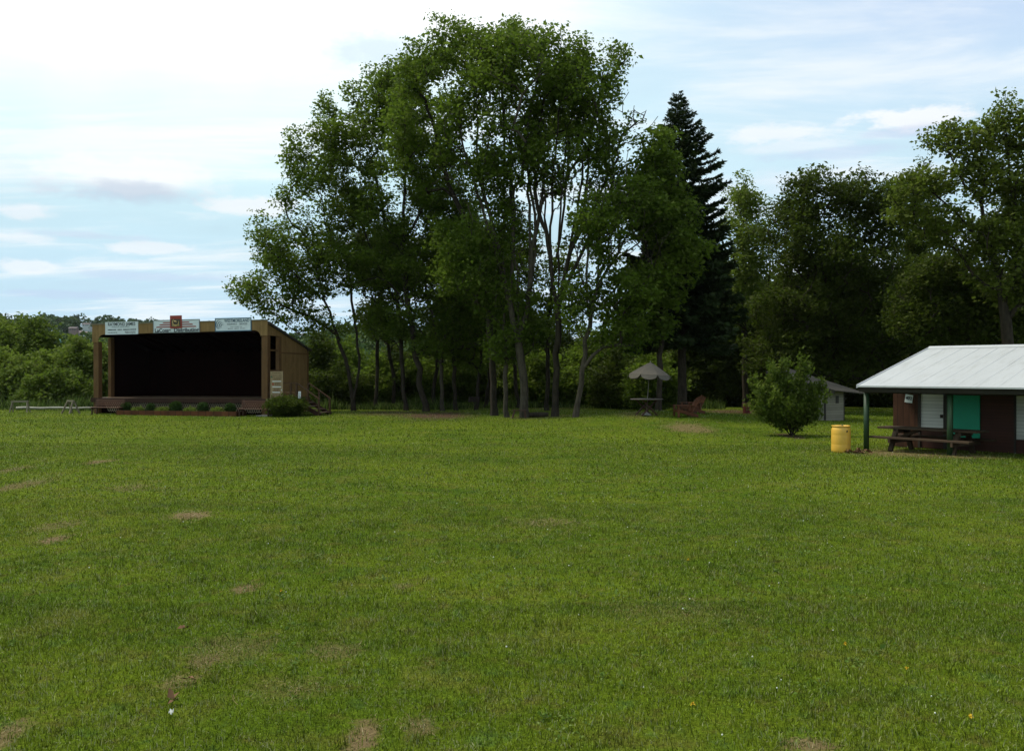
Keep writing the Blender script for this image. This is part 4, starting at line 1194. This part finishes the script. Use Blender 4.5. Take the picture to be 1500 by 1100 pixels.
# stems: first list is the bole from the ground (None = ground); later lists fork from it
tree('twin stemmed leafy maple nearest the stage, its lowest bough over the stage roof', 60.5, 521,
     [[(518, None), (511, 545), (493, 490), (478, 440), (452, 370)], [(519, 590), (526, 540), (522, 490), (516, 440), (505, 350)], [(493, 490), (450, 462), (400, 440)]],
     [(420, 405, 58, 75), (478, 300, 66, 92), (405, 440, 46, 32), (500, 470, 44, 32), (450, 360, 70, 80), (362, 430, 24, 20, 1.4), (500, 400, 50, 60), (440, 260, 34, 44)], 520, 1, group=GR, rbase=.15, gap=.40)
tree('tall straight maple just right of the twin stemmed one', 61, 594,
     [[(595, None), (589, 530), (584, 440), (566, 330), (545, 240)], [(584, 450), (560, 400), (530, 330)]],
     [(515, 210, 52, 78), (560, 170, 52, 72), (540, 320, 55, 70), (580, 380, 45, 60), (560, 470, 45, 32)], 430, 2, group=GR, rbase=.14, gap=.42)
tree('thick leaning maple bole, third clump from the stage', 59, 622,
     [[(624, None), (612, 540), (597, 440), (590, 340), (600, 220)], [(600, 460), (560, 400), (520, 360)], [(592, 360), (630, 280), (640, 200)]],
     [(590, 150, 55, 75), (630, 170, 50, 90), (580, 290, 70, 65), (545, 400, 50, 45), (640, 300, 50, 70), (610, 460, 48, 40), (645, 500, 36, 26)], 460, 3, group=GR, rbase=.20, gap=.42)
tree('slim pale trunk forking low, between the leaning bole and the grill', 59.5, 648,
     [[(648, None), (645, 520), (632, 460), (615, 380)], [(646, 530), (655, 460), (660, 380)]],
     [(620, 400, 55, 60), (660, 380, 50, 70), (650, 300, 50, 50), (635, 490, 46, 32), (675, 480, 40, 35)], 360, 4, group=GR, rbase=.13, gap=.45, bark='bark_pale')
tree('straight slim dark trunk just left of the grill', 60, 667, [[(668, None), (664, 520), (668, 440), (680, 340)]], [(680, 380, 55, 80), (690, 470, 50, 40), (665, 520, 30, 22)], 310, 5, group=GR, rbase=.13, gap=.45)
tree('thin leaning trunk standing directly behind the grill', 61, 697, [[(697, None), (702, 545), (712, 470), (720, 420)]], [(715, 460, 44, 48), (725, 390, 40, 40), (700, 520, 30, 22)], 220, 6, group=GR, rbase=.12, gap=.45)
tree('thick black trunk right of the grill rising to the tallest crown', 53, 724,
     [[(724, None), (722, 540), (716, 450), (702, 330), (690, 200)], [(718, 470), (735, 380), (740, 250), (735, 120)], [(708, 370), (665, 290), (640, 200)]],
     [(680, 240, 120, 195, 5.0, 0, 1), (625, 230, 44, 60), (680, 370, 55, 46)], 470, 7, group=GR, rbase=.20, gap=.40)
tree('slender trunk between the thick black trunk and the forked tree', 51, 742, [[(743, None), (740, 530), (738, 440), (730, 350)]], [(725, 350, 55, 60), (745, 440, 45, 45), (700, 400, 50, 50), (740, 510, 36, 26), (775, 480, 30, 26)], 300, 8, group=GR, rbase=.13, gap=.45, bark='bark_pale')
tree('big pale forked tree in the middle of the grove with branching open crown', 50.3, 768,
     [[(769, None), (766, 550), (759, 500), (737, 410), (705, 300), (672, 190)], [(761, 510), (776, 430), (775, 300), (763, 130)], [(745, 440), (752, 330), (745, 200), (725, 110)], [(775, 400), (792, 300), (800, 190)], [(760, 495), (757, 400), (748, 280), (740, 150)], [(776, 420), (785, 330), (770, 220), (790, 100)], [(745, 440), (722, 340), (700, 240), (700, 150)]],
     [(762, 250, 122, 214, 5.0, 0, 1), (745, 225, 75, 85), (720, 260, 30, 34)], 470, 9, group=GR, rbase=.23, gap=.50, bark='bark_pale', shell=.30, rtip=.015, bare=[(760, 220, 30, 60), (700, 260, 30, 40)])
tree('slim trunk close behind the stout right hand trunk', 59, 800, [[(801, None), (803, 520), (806, 440), (826, 300), (835, 190)], [(806, 440), (795, 350), (785, 250)]], [(838, 190, 30, 45), (815, 410, 34, 40), (790, 470, 40, 35)], 120, 10, group=GR, rbase=.14, gap=.58)
tree('stout trunk right of the forked tree with tall sparse airy limbs', 50, 813,
     [[(813, None), (815, 540), (817, 450), (800, 340), (797, 220)], [(817, 460), (838, 350), (855, 240), (885, 120)], [(830, 380), (870, 300), (905, 230)], [(816, 445), (820, 330), (830, 200)], [(815, 470), (806, 370), (812, 250), (822, 120)], [(838, 360), (858, 280), (862, 180), (850, 90)], [(822, 430), (846, 380), (880, 330), (900, 260)], [(800, 340), (780, 260), (790, 170)]],
     [(838, 260, 70, 190, 4.0, 0, 1), (905, 98, 18, 24), (890, 130, 20, 26), (922, 195, 20, 24), (885, 250, 34, 44), (900, 300, 24, 22), (860, 340, 26, 30)], 250, 11, group=GR, rbase=.18, gap=.55, shell=.3, rtip=.017, bare=[(930, 170, 14, 24), (835, 240, 30, 70), (900, 300, 26, 36), (800, 250, 22, 50)])
tree('thin leaning tree at the right edge of the grove with open sparse branches', 47, 844,
     [[(843, None), (851, 560), (862, 480), (874, 425), (905, 370), (936, 318)], [(872, 432), (878, 350), (885, 280)], [(868, 460), (850, 400), (842, 350)], [(890, 395), (935, 355), (965, 320)], [(862, 480), (858, 420), (862, 330), (858, 270)], [(875, 425), (895, 340), (915, 270), (920, 220)], [(905, 370), (910, 310), (935, 240)]],
     [(880, 330, 42, 55), (930, 300, 34, 46), (905, 430, 52, 36), (850, 430, 32, 40), (900, 490, 36, 26)], 230, 12, group=GR, rbase=.14, gap=.6, bark='bark_pale', shell=.35, rtip=.016, bare=[(930, 340, 24, 40), (890, 300, 24, 30)])
for k, (px, D, a, b) in enumerate(((551, 64, 552, 556), (578, 66, 572, 560), (634, 65, 640, 655), (760, 63, 752, 745), (711, 64, 716, 700))):
    tree(['slim dark trunk behind the twin stemmed maple, farther from the stage', 'slim dark trunk behind the tall straight maple', 'dark trunk behind the slim pale forking one',
          'dark trunk hidden close behind the forked tree', 'dark trunk behind the thick black one right of the grill'][k], D, px,
         [[(px, None), (a, 520), (b, 420), (b + 4, 330)]], [(b, 380, 48, 60), (b + 8, 470, 45, 32)], 170, 100 + k, 'leaf_dark', group=GR, rbase=.13, gap=.45, nper=22)

# the spruce and its neighbours
def spruce(label, D, base, apex, skirt, widths, seed):
    rng = np.random.default_rng(seed)
    x = ux(base) * D; z0 = gzf(x, D) - .05
    root = empty('spruce_tree', (x, D, z0), 0, label, 'tree')
    H = zat(apex[1], D) - z0; lean = ux(apex[0]) * D - x
    pts = [(lean * t, 0, H * t) for t in np.linspace(0, 1, 24)]
    tb = MB(); tb.tube(pts, [.27 * (1 - t) ** .8 + .012 + .1 * math.exp(-t * 40) for t in np.linspace(0, 1, 24)], 9)
    zs = zat(skirt, D) - z0
    ys = [w[0] for w in widths]; ws = [w[1] for w in widths]
    LV = []; z = zs
    while z < H - .1:
        frac = (z - zs) / (H - zs)
        py = HZ - (z + z0 - EYE) / D * F
        rad = float(np.interp(py, ys, ws)) / F * D
        nb = int(rng.integers(9, 13)); a0 = rng.uniform(0, 6)
        for k in range(nb):
            a = a0 + k * 6.283 / nb + rng.normal() * .25
            l = rad * (rng.uniform(.45, 1.2) if frac > .45 else rng.uniform(.7, 1.12)) + .05
            up = .42 * frac - .36; n = 8
            c = np.array([lean * z / H, 0, z + rng.normal() * .12])
            t = np.linspace(0, 1, n)
            dr = np.array([math.cos(a), math.sin(a), 0])
            path = c + dr * (t * l)[:, None] + np.array([0, 0, 1.]) * ((up * t + .13 * t * t + .25 * max(0, frac - .7) * t) * l - .10 * l * np.sin(t * 3.1))[:, None]
            tb.tube(path, [.035 * (1 - q * .85) * (1 - .5 * frac) for q in t], 4, False)
            m = int(24 + 120 * l); tt = rng.uniform(.12, 1.04, m) ** .75
            pp = c + dr * (tt * l)[:, None] + np.array([0, 0, 1.]) * ((up * tt + .13 * tt * tt + .25 * max(0, frac - .7) * tt) * l - .10 * l * np.sin(tt * 3.1))[:, None]
            side = np.array([-math.sin(a), math.cos(a), 0]) * rng.choice([-1, 1], m)[:, None]
            sp = unit(dr * rng.uniform(.15, 1.0, (m, 1)) + side * rng.uniform(.2, 1.2, (m, 1)) + np.array([0, 0, 1.]) * rng.normal(-.28 + .35 * frac, .28, (m, 1)))
            ln = rng.uniform(.20, .52, (m, 1)) * (1.0 - .62 * frac ** 2); nr = unit(np.cross(sp, rng.normal(size=(m, 3))))
            w = ln * (.20 - .09 * frac)
            v = np.stack([pp - nr * w * .4, pp + sp * ln * .5 - nr * w, pp + sp * ln, pp + sp * ln * .5 + nr * w], 1)
            LV.append(v.reshape(-1, 3))
        z += (.24 + .14 * (1 - frac)) * rng.uniform(.7, 1.3)
    tb.build('trunk', M['bark'], root, 0, True)
    lv = np.concatenate(LV)
    link('crown', quads_mesh('crown', lv), M['needles'], root)
    return root


spruce('tall dark pointed spruce with bare lower trunk behind the garden chairs', 52, 1000, (994, 137), 490, [(134, 2), (150, 9), (180, 22), (210, 38), (240, 50), (280, 60), (350, 69), (420, 77), (480, 80), (510, 70)], 31)
tree('leafy young maple covering the left side of the spruce', 48.5, 966, [[(964, None), (966, 540), (972, 440), (985, 330), (984, 240)], [(970, 470), (950, 380), (940, 300)], [(975, 420), (1010, 350), (1025, 300)]],
     [(962, 235, 32, 46), (972, 315, 50, 60), (945, 310, 34, 50), (1000, 370, 32, 40), (965, 420, 52, 40), (950, 480, 36, 26)], 270, 32, rbase=.15, gap=.36, L=.24)
RG = 'trees of the right hand wood'
tree('pale green airy tree between the spruce and the dark dome shaped tree', 64, 1090, [[(1092, None), (1090, 500), (1088, 400), (1090, 290)]],
     [(1088, 310, 36, 45), (1095, 380, 50, 60), (1085, 440, 44, 46)], 330, 33, 'leaf_pale', group=RG, rbase=.2, gap=.5)
tree('broad dark dome shaped tree, widest crown of the right hand wood', 57, 1222, [[(1225, None), (1224, 520), (1215, 440), (1190, 330), (1180, 280)], [(1222, 470), (1245, 380), (1262, 290)], [(1216, 450), (1160, 390)], [(1238, 400), (1300, 360)]],
     [(1190, 300, 50, 48), (1250, 290, 60, 42), (1165, 350, 50, 70), (1290, 320, 48, 60), (1230, 390, 90, 75), (1180, 460, 85, 55), (1280, 450, 80, 60), (1150, 520, 70, 40), (1240, 530, 80, 36), (1310, 510, 50, 40)], 1400, 34, 'leaf_dark', group=RG, rbase=.3, gap=.12, nper=29, clump=.5)
tree('medium dark tree filling the gap right of the dome shaped one', 62, 1335, [[(1335, None), (1332, 500), (1330, 400), (1325, 310)]], [(1322, 300, 34, 46), (1345, 300, 30, 50), (1345, 400, 60, 70), (1320, 480, 70, 55), (1370, 500, 60, 40)], 480, 35, 'leaf_dark', group=RG, rbase=.22, gap=.42)
tree('tallest spreading tree at the right edge with a long limb reaching left', 46, 1478, [[(1482, None), (1478, 520), (1470, 450), (1458, 390), (1440, 300), (1450, 210)], [(1470, 455), (1490, 380), (1480, 260), (1475, 180)], [(1455, 385), (1415, 330), (1370, 285), (1335, 262)], [(1440, 310), (1400, 250), (1385, 210)]],
     [(1470, 185, 40, 32), (1410, 205, 44, 28), (1500, 200, 40, 40), (1365, 265, 42, 20), (1445, 260, 44, 34), (1390, 330, 50, 34), (1450, 350, 60, 40), (1510, 300, 50, 70), (1490, 410, 60, 40), (1345, 268, 30, 18), (1325, 300, 24, 30)], 640, 36, 'leaf_locust', group=RG, rbase=.28, gap=.55, nper=26, sig=.34)
tree('mid green bushy tree behind the pavilion roof, left of the tallest tree', 50, 1392, [[(1394, None), (1392, 520), (1388, 450), (1380, 390)]], [(1385, 410, 52, 42), (1410, 460, 60, 45), (1350, 460, 45, 50)], 440, 37, 'leaf_dark', group=RG, rbase=.2, gap=.3)
tree('dark tree above the pavilion ridge at the frame edge', 49, 1505, [[(1508, None), (1505, 520), (1500, 440)]], [(1500, 440, 60, 48), (1470, 480, 50, 35), (1540, 420, 50, 70)], 330, 38, 'leaf_dark', group=RG, rbase=.2, gap=.3)
lab = ['dark backing tree behind the spruce, leftmost of the deep wood', 'dark backing tree behind the pale airy one', 'dark backing tree left behind the dome crown', 'dark backing tree straight behind the dome crown',
       'dark backing tree right behind the dome crown', 'dark backing tree behind the bushy tree by the pavilion', 'dark backing tree behind the tallest right hand tree', 'dark backing tree behind the frame edge tree']
for k, (px, top, D) in enumerate(((1030, 420, 70), (1105, 420, 74), (1165, 400, 70), (1225, 380, 76), (1295, 400, 72), (1365, 390, 70), (1440, 410, 68), (1510, 380, 66))):
    tree(lab[k], D, px, [[(px, None), (px + 3, 510), (px - 4, (top + 545) / 2)]], [(px, (top + 560) / 2, 62, (560 - top) / 2), (px - 12, 545, 64, 50), (px + 20, 570, 55, 40)], 420, 120 + k, 'leaf_dark', L=.42, nper=24, sig=.6, group='backing trees of the deep wood', rbase=.22, gap=.05, md=.6, twigclump=2, clump=.4)

# undergrowth shrubs at the wood's edge and behind the grove
UG = 'bushes behind the grove and along the wood'
ub = [(955, 560, 36, 40, 60, 'leaf_bush', 'green bush left behind the umbrella'), (905, 565, 40, 38, 64, 'leaf_bush', 'bright green bush in the gap right of the thin leaning tree'),
      (868, 540, 34, 58, 70, 'leaf_bush', 'tall bush seen between the stout trunk and thin leaning tree'), (1040, 555, 50, 46, 68, 'leaf_dark', 'dark bush behind the garden chairs'),
      (1090, 555, 46, 46, 69, 'leaf_dark', 'dark bush behind the red bin'), (1145, 555, 52, 46, 68, 'leaf_dark', 'dark bush behind the lone shrub'),
      (1262, 556, 50, 46, 67, 'leaf_dark', 'dark bush right behind the shed'), (1310, 552, 50, 50, 66, 'leaf_dark', 'dark bush behind the pavilion gable'),
      (788, 560, 42, 42, 68, 'leaf_bush', 'green bush seen right of the forked tree'), (835, 575, 34, 28, 66, 'leaf_bush', 'low green bush left of the thin leaning tree'),
      (735, 565, 40, 40, 70, 'leaf_bush', 'green bush seen behind the slender trunk'), (685, 560, 40, 44, 70, 'leaf_bush', 'green bush behind the grill'),
      (635, 560, 38, 40, 69, 'leaf_bush', 'green bush behind the slim pale trunk'), (586, 555, 38, 44, 70, 'leaf_bush', 'bush between the straight maple and leaning bole'),
      (545, 570, 34, 30, 68, 'leaf_bush', 'low bush right of the twin stemmed maple'), (492, 575, 36, 28, 66, 'leaf_dark', 'low dark bush between stage steps and twin stemmed maple'),
      (462, 545, 24, 46, 68, 'leaf_bush', 'bush just past the back corner of the stage'), (505, 535, 30, 30, 84, 'leaf_bush', 'farther bush showing left of the twin stems'),
      (815, 500, 45, 60, 76, 'leaf_dark', 'tall dark bush closing the view behind the stout trunk'), (740, 490, 50, 60, 78, 'leaf_dark', 'tall dark bush closing the view behind the forked tree'),
      (660, 500, 46, 55, 78, 'leaf_dark', 'tall dark bush closing the view behind the slim pale trunk'), (925, 500, 40, 60, 76, 'leaf_bush', 'tall light green bush between thin leaning tree and spruce')]
for k, (px, py, rx, ry, D, lm, lb) in enumerate(ub):
    tree(lb, D, px, [[(px, None), (px - 4, py + ry * .4), (px - 8, py - ry * .3)], [(px, 594), (px + 8, py + ry * .3), (px + 14, py - ry * .4)]],
         [(px, py, rx, ry), (px - rx * .4, py + ry * .35, rx * .7, ry * .6), (px + rx * .45, py + ry * .4, rx * .65, ry * .55)], 190, 200 + k, 'leaf_dark' if k % 3 == 1 or lm == 'leaf_dark' else 'leaf_maple', L=.22, nper=30, sig=.36, group=UG, name='wild_bush', cat='bush', rbase=.07, gap=.2, md=.45)

LG = 'bushes and small trees at the left edge'
lbs = [(14, 512, 40, 46, 84, 'leaf_pale', 'tallest leafy tree at the left frame edge, top against the far hill', 330), (56, 516, 26, 40, 82, 'leaf_bush', 'tall leafy tree beside the leftmost one, just left of the white house', 260),
       (78, 555, 40, 38, 76, 'leaf_pale', 'bright bushy thicket between the two trestles', 260), (120, 548, 30, 46, 74, 'leaf_pale', 'bright pointed bush nearest the stage post', 250), (30, 570, 40, 34, 72, 'leaf_pale', 'broad bush behind the low trestle', 250),
       (-15, 555, 36, 40, 74, 'leaf_pale', 'bright bush cut by the left frame edge', 240), (102, 580, 34, 22, 69, 'leaf_bush', 'low dark green bush behind the taller trestle', 170), (158, 555, 26, 44, 75, 'leaf_pale', 'bush seen through the open side of the stage', 240),
       (195, 560, 30, 40, 80, 'leaf_bush', 'bush mostly hidden behind the stage left wall', 120), (55, 585, 30, 18, 68, 'leaf_bush', 'low scrub bush right behind the low trestle', 120)]
for k, (px, py, rx, ry, D, lm, lb, nt_) in enumerate(lbs):
    tree(lb, D, px, [[(px, None), (px - 4, py + ry * .5), (px - 6, py - ry * .3)], [(px, 596), (px + 8, py + ry * .4), (px + 12, py - ry * .2)]],
         [(px, py, rx, ry * .95), (px - rx * .45, py + ry * .35, rx * .7, ry * .6), (px + rx * .45, py + ry * .4, rx * .65, ry * .6)], nt_, 260 + k, lm, L=.26, nper=28, sig=.34, group=LG, name='wild_bush' if k > 1 else 'broadleaf_tree', cat='bush' if k > 1 else 'tree', rbase=.09, gap=.3, md=.4)

# the lone shrub on the lawn
SB = 36.7
tree('lone feathery green shrub on the lawn left of the yellow drum', SB, 1160,
     [[(1160, None), (1160, 600), (1158, 560)], [(1160, 634), (1135, 605), (1120, 580)], [(1160, 634), (1185, 605), (1196, 580)], [(1160, 634), (1150, 600), (1142, 560)], [(1160, 634), (1172, 600), (1178, 565)], [(1159, 634), (1140, 616), (1122, 604)], [(1161, 634), (1176, 618), (1190, 606)], [(1160, 635, -.2), (1155, 612, -.5), (1150, 590, -.7)], [(1160, 635, -.2), (1167, 612, -.5), (1170, 590, -.8)]],
     [(1155, 593, 37, 28), (1122, 598, 22, 16), (1180, 599, 17, 18), (1156, 614, 30, 14), (1163, 568, 20, 18), (1140, 566, 16, 18), (1178, 606, 22, 16), (1132, 606, 20, 12), (1148, 556, 8, 15), (1176, 551, 7, 17), (1119, 584, 9, 17), (1194, 578, 8, 14)], 520, 51, 'leaf_bush', L=.12, nper=20, sig=.085, name='lawn_shrub', cat='shrub', rbase=.06, gap=.45, md=.13, rtip=.005, zcut=.14, drop=-.9, flat=2.0, clump=.6, shoots=90)

# ================================================================== far hillside
rf_ = np.random.default_rng(77)
houses = []   # (px, D, width, height, label, wall, roof, clear)
hs = [(79, 226, 2.6, 1.5, 'small white house with teal side on the near hillside', 'house_white', 'house_teal', 503),
      (108, 690, 6, 2.2, 'pinkish house, leftmost of the group on the far hill', 'house_pink', 'house_roof', 480), (116, 700, 8, 2.6, 'large pinkish house in the middle of the far hill group', 'house_pink', 'house_roof', 486),
      (124, 680, 6, 2, 'pale fronted house, rightmost of the far hill group', 'house_white', 'house_pink', 487), (30, 860, 8, 2.5, 'grey roofed house on the skyline at the left', 'house_white', 'house_roof', 473),
      (128, 900, 8, 2.5, 'house on the skyline beside the stage roof', 'house_white', 'house_roof', 474), (443, 760, 10, 2, 'long pale house on the far hill right of the stage roof', 'house_white', 'house_roof', 489),
      (449, 118, 4.2, 2.2, 'white outbuilding in the valley behind the stage steps', 'house_white', 'house_roof', 566)]
clears = []
for k, (px, D, w, h, lb, wm, rm, py) in enumerate(hs):
    x = ux(px) * D; z = zat(py + (2 if D > 300 else 0), D) - h * .8
    g = gzf(x, D)
    o = empty('hill_house', (x, D, z), rf_.uniform(-.5, .5), lb, 'house', 'houses seen on the far hillside')
    MB().box(-w / 2, w / 2, -w * .35, w * .35, min(-1, g - z - 1), h).build('wall', M[wm], o)
    MB().prism([(-w * .42, h), (w * .42, h), (0, h * 1.55)], 0, -w / 2 - .3, w / 2 + .3).build('roof', M[rm], o)
    for q in (-.28, .05, .3): MB().box(q * w - w * .06, q * w + w * .06, -w * .352 - .02, -w * .352 + .01, h * .35, h * .75).build('window', M['house_glass'], o)
    clears.append((px, D, w / D * F * .5 + 2.5, py))

NC = 1500
LVs = []
def crown(x, y, r, hgt, nl, L):
    z = gzf(x, y)
    u = unit(rf_.normal(size=(nl, 3))); u[:, 2] = np.abs(u[:, 2]) * 1.1 - .25
    lump = 1 + .22 * np.sin(u[:, :1] * 5 + x) * np.sin(u[:, 1:2] * 4 + y) + .15 * np.sin(u[:, 2:] * 7 + x * y)
    c = u * lump * np.array([r, r, hgt * .5]) + np.array([x, y, z + hgt * .55])
    LVs.append(leaves(c, 1, .25, L, rf_, aspect=.9, up=1.0, outc=np.array([x, y, z + hgt * .4])))
n = 0
while n < NC:
    y = math.sqrt(rf_.uniform(95 ** 2, 1000 ** 2)) if n > 500 else rf_.uniform(95, 420)
    px = rf_.uniform(-160, 700) if rf_.uniform() < .93 else rf_.uniform(700, 1600)
    x = ux(px) * y
    hgt = rf_.uniform(7, 13) if y < 200 else rf_.uniform(9, 17); r = hgt * rf_.uniform(.36, .5)
    if y < 130: hgt *= .6; r *= .7
    top = HZ - (gzf(x, y) + hgt - EYE) / y * F
    if any(abs(px - c[0]) < c[2] + r / y * F and y < c[1] + 3 and top < c[3] + 3 for c in clears): n += 1; continue
    if y < 300: crown(x, y, r, hgt, 420, .95)
    else: crown(x, y, r, hgt, 170, 1.7 if y < 600 else 2.2)
    n += 1
tag(link('forest', quads_mesh('forest', np.concatenate(LVs)), M['forest']), 'wooded valley and far hills behind the field', 'forest', None, 'stuff')

# ================================================================== small flowers in the lawn
fx = np.random.default_rng(3)
mbf = MB()
for _ in range(330):
    y = math.sqrt(fx.uniform(5.5 ** 2, 34 ** 2)); x = fx.uniform(-1, 1) * (.6 * y + 1)
    if fx.uniform() < .45: x = abs(x) * .7 + 1
    z = gzf(x, y) + fx.uniform(.03, .06); r = fx.uniform(.005, .009)
    mbf.lathe([(r * .5, 0), (r, r * .7), (r * .8, r * 1.5), (r * .2, r * 1.9)], 6, (x, y, z))
tag(mbf.build('clover_flowers', M['white_petal'], None, 0, True), 'scattered tiny white clover heads in the lawn', 'clover', None, 'stuff')


LWv = []
for _ in range(560):
    y = math.sqrt(fx.uniform(5.3 ** 2, 26 ** 2)); x = fx.uniform(-1, 1) * (.6 * y + 1)
    if worn_mask(np.array([x]), np.array([y]))[0] > .4: continue
    z = gzf(x, y) + .022; k = int(fx.integers(6, 14)); sp = fx.uniform(.03, .11)
    cc_ = np.array([[x, y, z]]) + fx.normal(size=(k, 3)) * np.array([sp, sp, .008])
    LWv.append(leaves(cc_, 2, .012, fx.uniform(.02, .04), fx, up=2.2, aspect=.6, outc=np.array([x, y, z - .03])))
lw = np.concatenate(LWv)
M['leaf_clover'] = leaf_mat('leaf_clover', (.07, .125, .02), (.11, .175, .03), (.18, .23, .07), trans=.3)
tag(link('lawn_weeds', quads_mesh('lawn_weeds', lw), M['leaf_clover']), 'clover and broad leaved weeds growing through the lawn', 'weeds', None, 'stuff')


def dandelion(px, py, label):
    d = EYE * F / (py - HZ); x = ux(px) * d; z = gzf(x, d)
    o = empty('dandelion', (x, d, z), px, label, 'flower', 'yellow dandelions in the lawn')
    MB().tube([(0, 0, -.01), (.005, 0, .04), (.0, .004, .075)], .003, 5).build('stem', M['leaf_pale'], o)
    rngd = np.random.default_rng(px); c = np.tile(np.array([[0, 0, .078]]), (1, 1))
    v = leaves(c, 46, .002, .017, rngd, up=2.5, aspect=.35, droop=-.35)
    link('flower_head', quads_mesh('flower_head', v), M['yellow_petal'], o)
    return o


for px, py, lb in ((1015, 1047, 'yellow dandelion nearest the bottom of the photo'), (1329, 993, 'yellow dandelion at the right of the foreground lawn'), (1239, 956, 'small yellow dandelion in mid lawn, farther than the others on the right'),
                   (1423, 1066, 'orange yellow dandelion near the lower right corner'), (411, 876, 'yellow dandelion beside the bare patch in the middle left lawn'), (1008, 830, 'small yellow dandelion farthest out in the open lawn')):
    dandelion(px, py, lb)
# a scrap of white paper and curled dead leaves on the grass
d = EYE * F / (1051 - HZ); x = ux(250) * d
sc = MB()
for i in range(5):
    for j in range(4):
        sc.v.append(((i - 2) * .0075, (j - 1.5) * .0075, .035 + .014 * math.sin(i * 1.9 + j * 2.3) + .006 * j))
for i in range(4):
    for j in range(3):
        q = i * 4 + j; sc.f.append((q, q + 4, q + 5, q + 1))
so = sc.build('paper_scrap', M['paper']); so.location = (x, d, gzf(x, d)); tag(so, 'crumpled white paper scrap lying in the foreground grass', 'paper scrap')
so.modifiers.new('thick', 'SOLIDIFY').thickness = .002
for k, (px, py, lb) in enumerate(((276, 1001, 'curled brown dead leaf nearest the bare soil in the foreground'), (270, 926, 'curled brown dead leaf farther back at the left of the foreground'), (255, 1034, 'small brown dead leaf just above the paper scrap'))):
    d = EYE * F / (py - HZ); x = ux(px) * d
    v = leaves(np.array([[0, 0, .045]]), 6, .012, .055, np.random.default_rng(k), up=1.2)
    o = link('dead_leaf', quads_mesh('dead_leaf', v), M['dry_leaf']); o.location = (x, d, gzf(x, d)); tag(o, lb, 'dead leaf', 'dead leaves in the foreground grass')

# ================================================================== the air itself
hz = MB().box(-1700, 1700, -90, 1750, -40, 120).build('haze', None)
hm = bpy.data.materials.new('haze'); hm.use_nodes = True; ht = NT(hm.node_tree); ht.n.clear()
ho = ht.add('ShaderNodeOutputMaterial'); pv_ = ht.add('ShaderNodeVolumePrincipled')
pv_.inputs['Color'].default_value = (.80, .88, 1.0, 1); pv_.inputs['Density'].default_value = .000035; pv_.inputs['Anisotropy'].default_value = .2
ht.l.new(pv_.outputs[0], ho.inputs['Volume']); hz.data.materials.append(hm)
tag(hz, 'thin summer haze over the valley', 'haze', None, 'stuff')
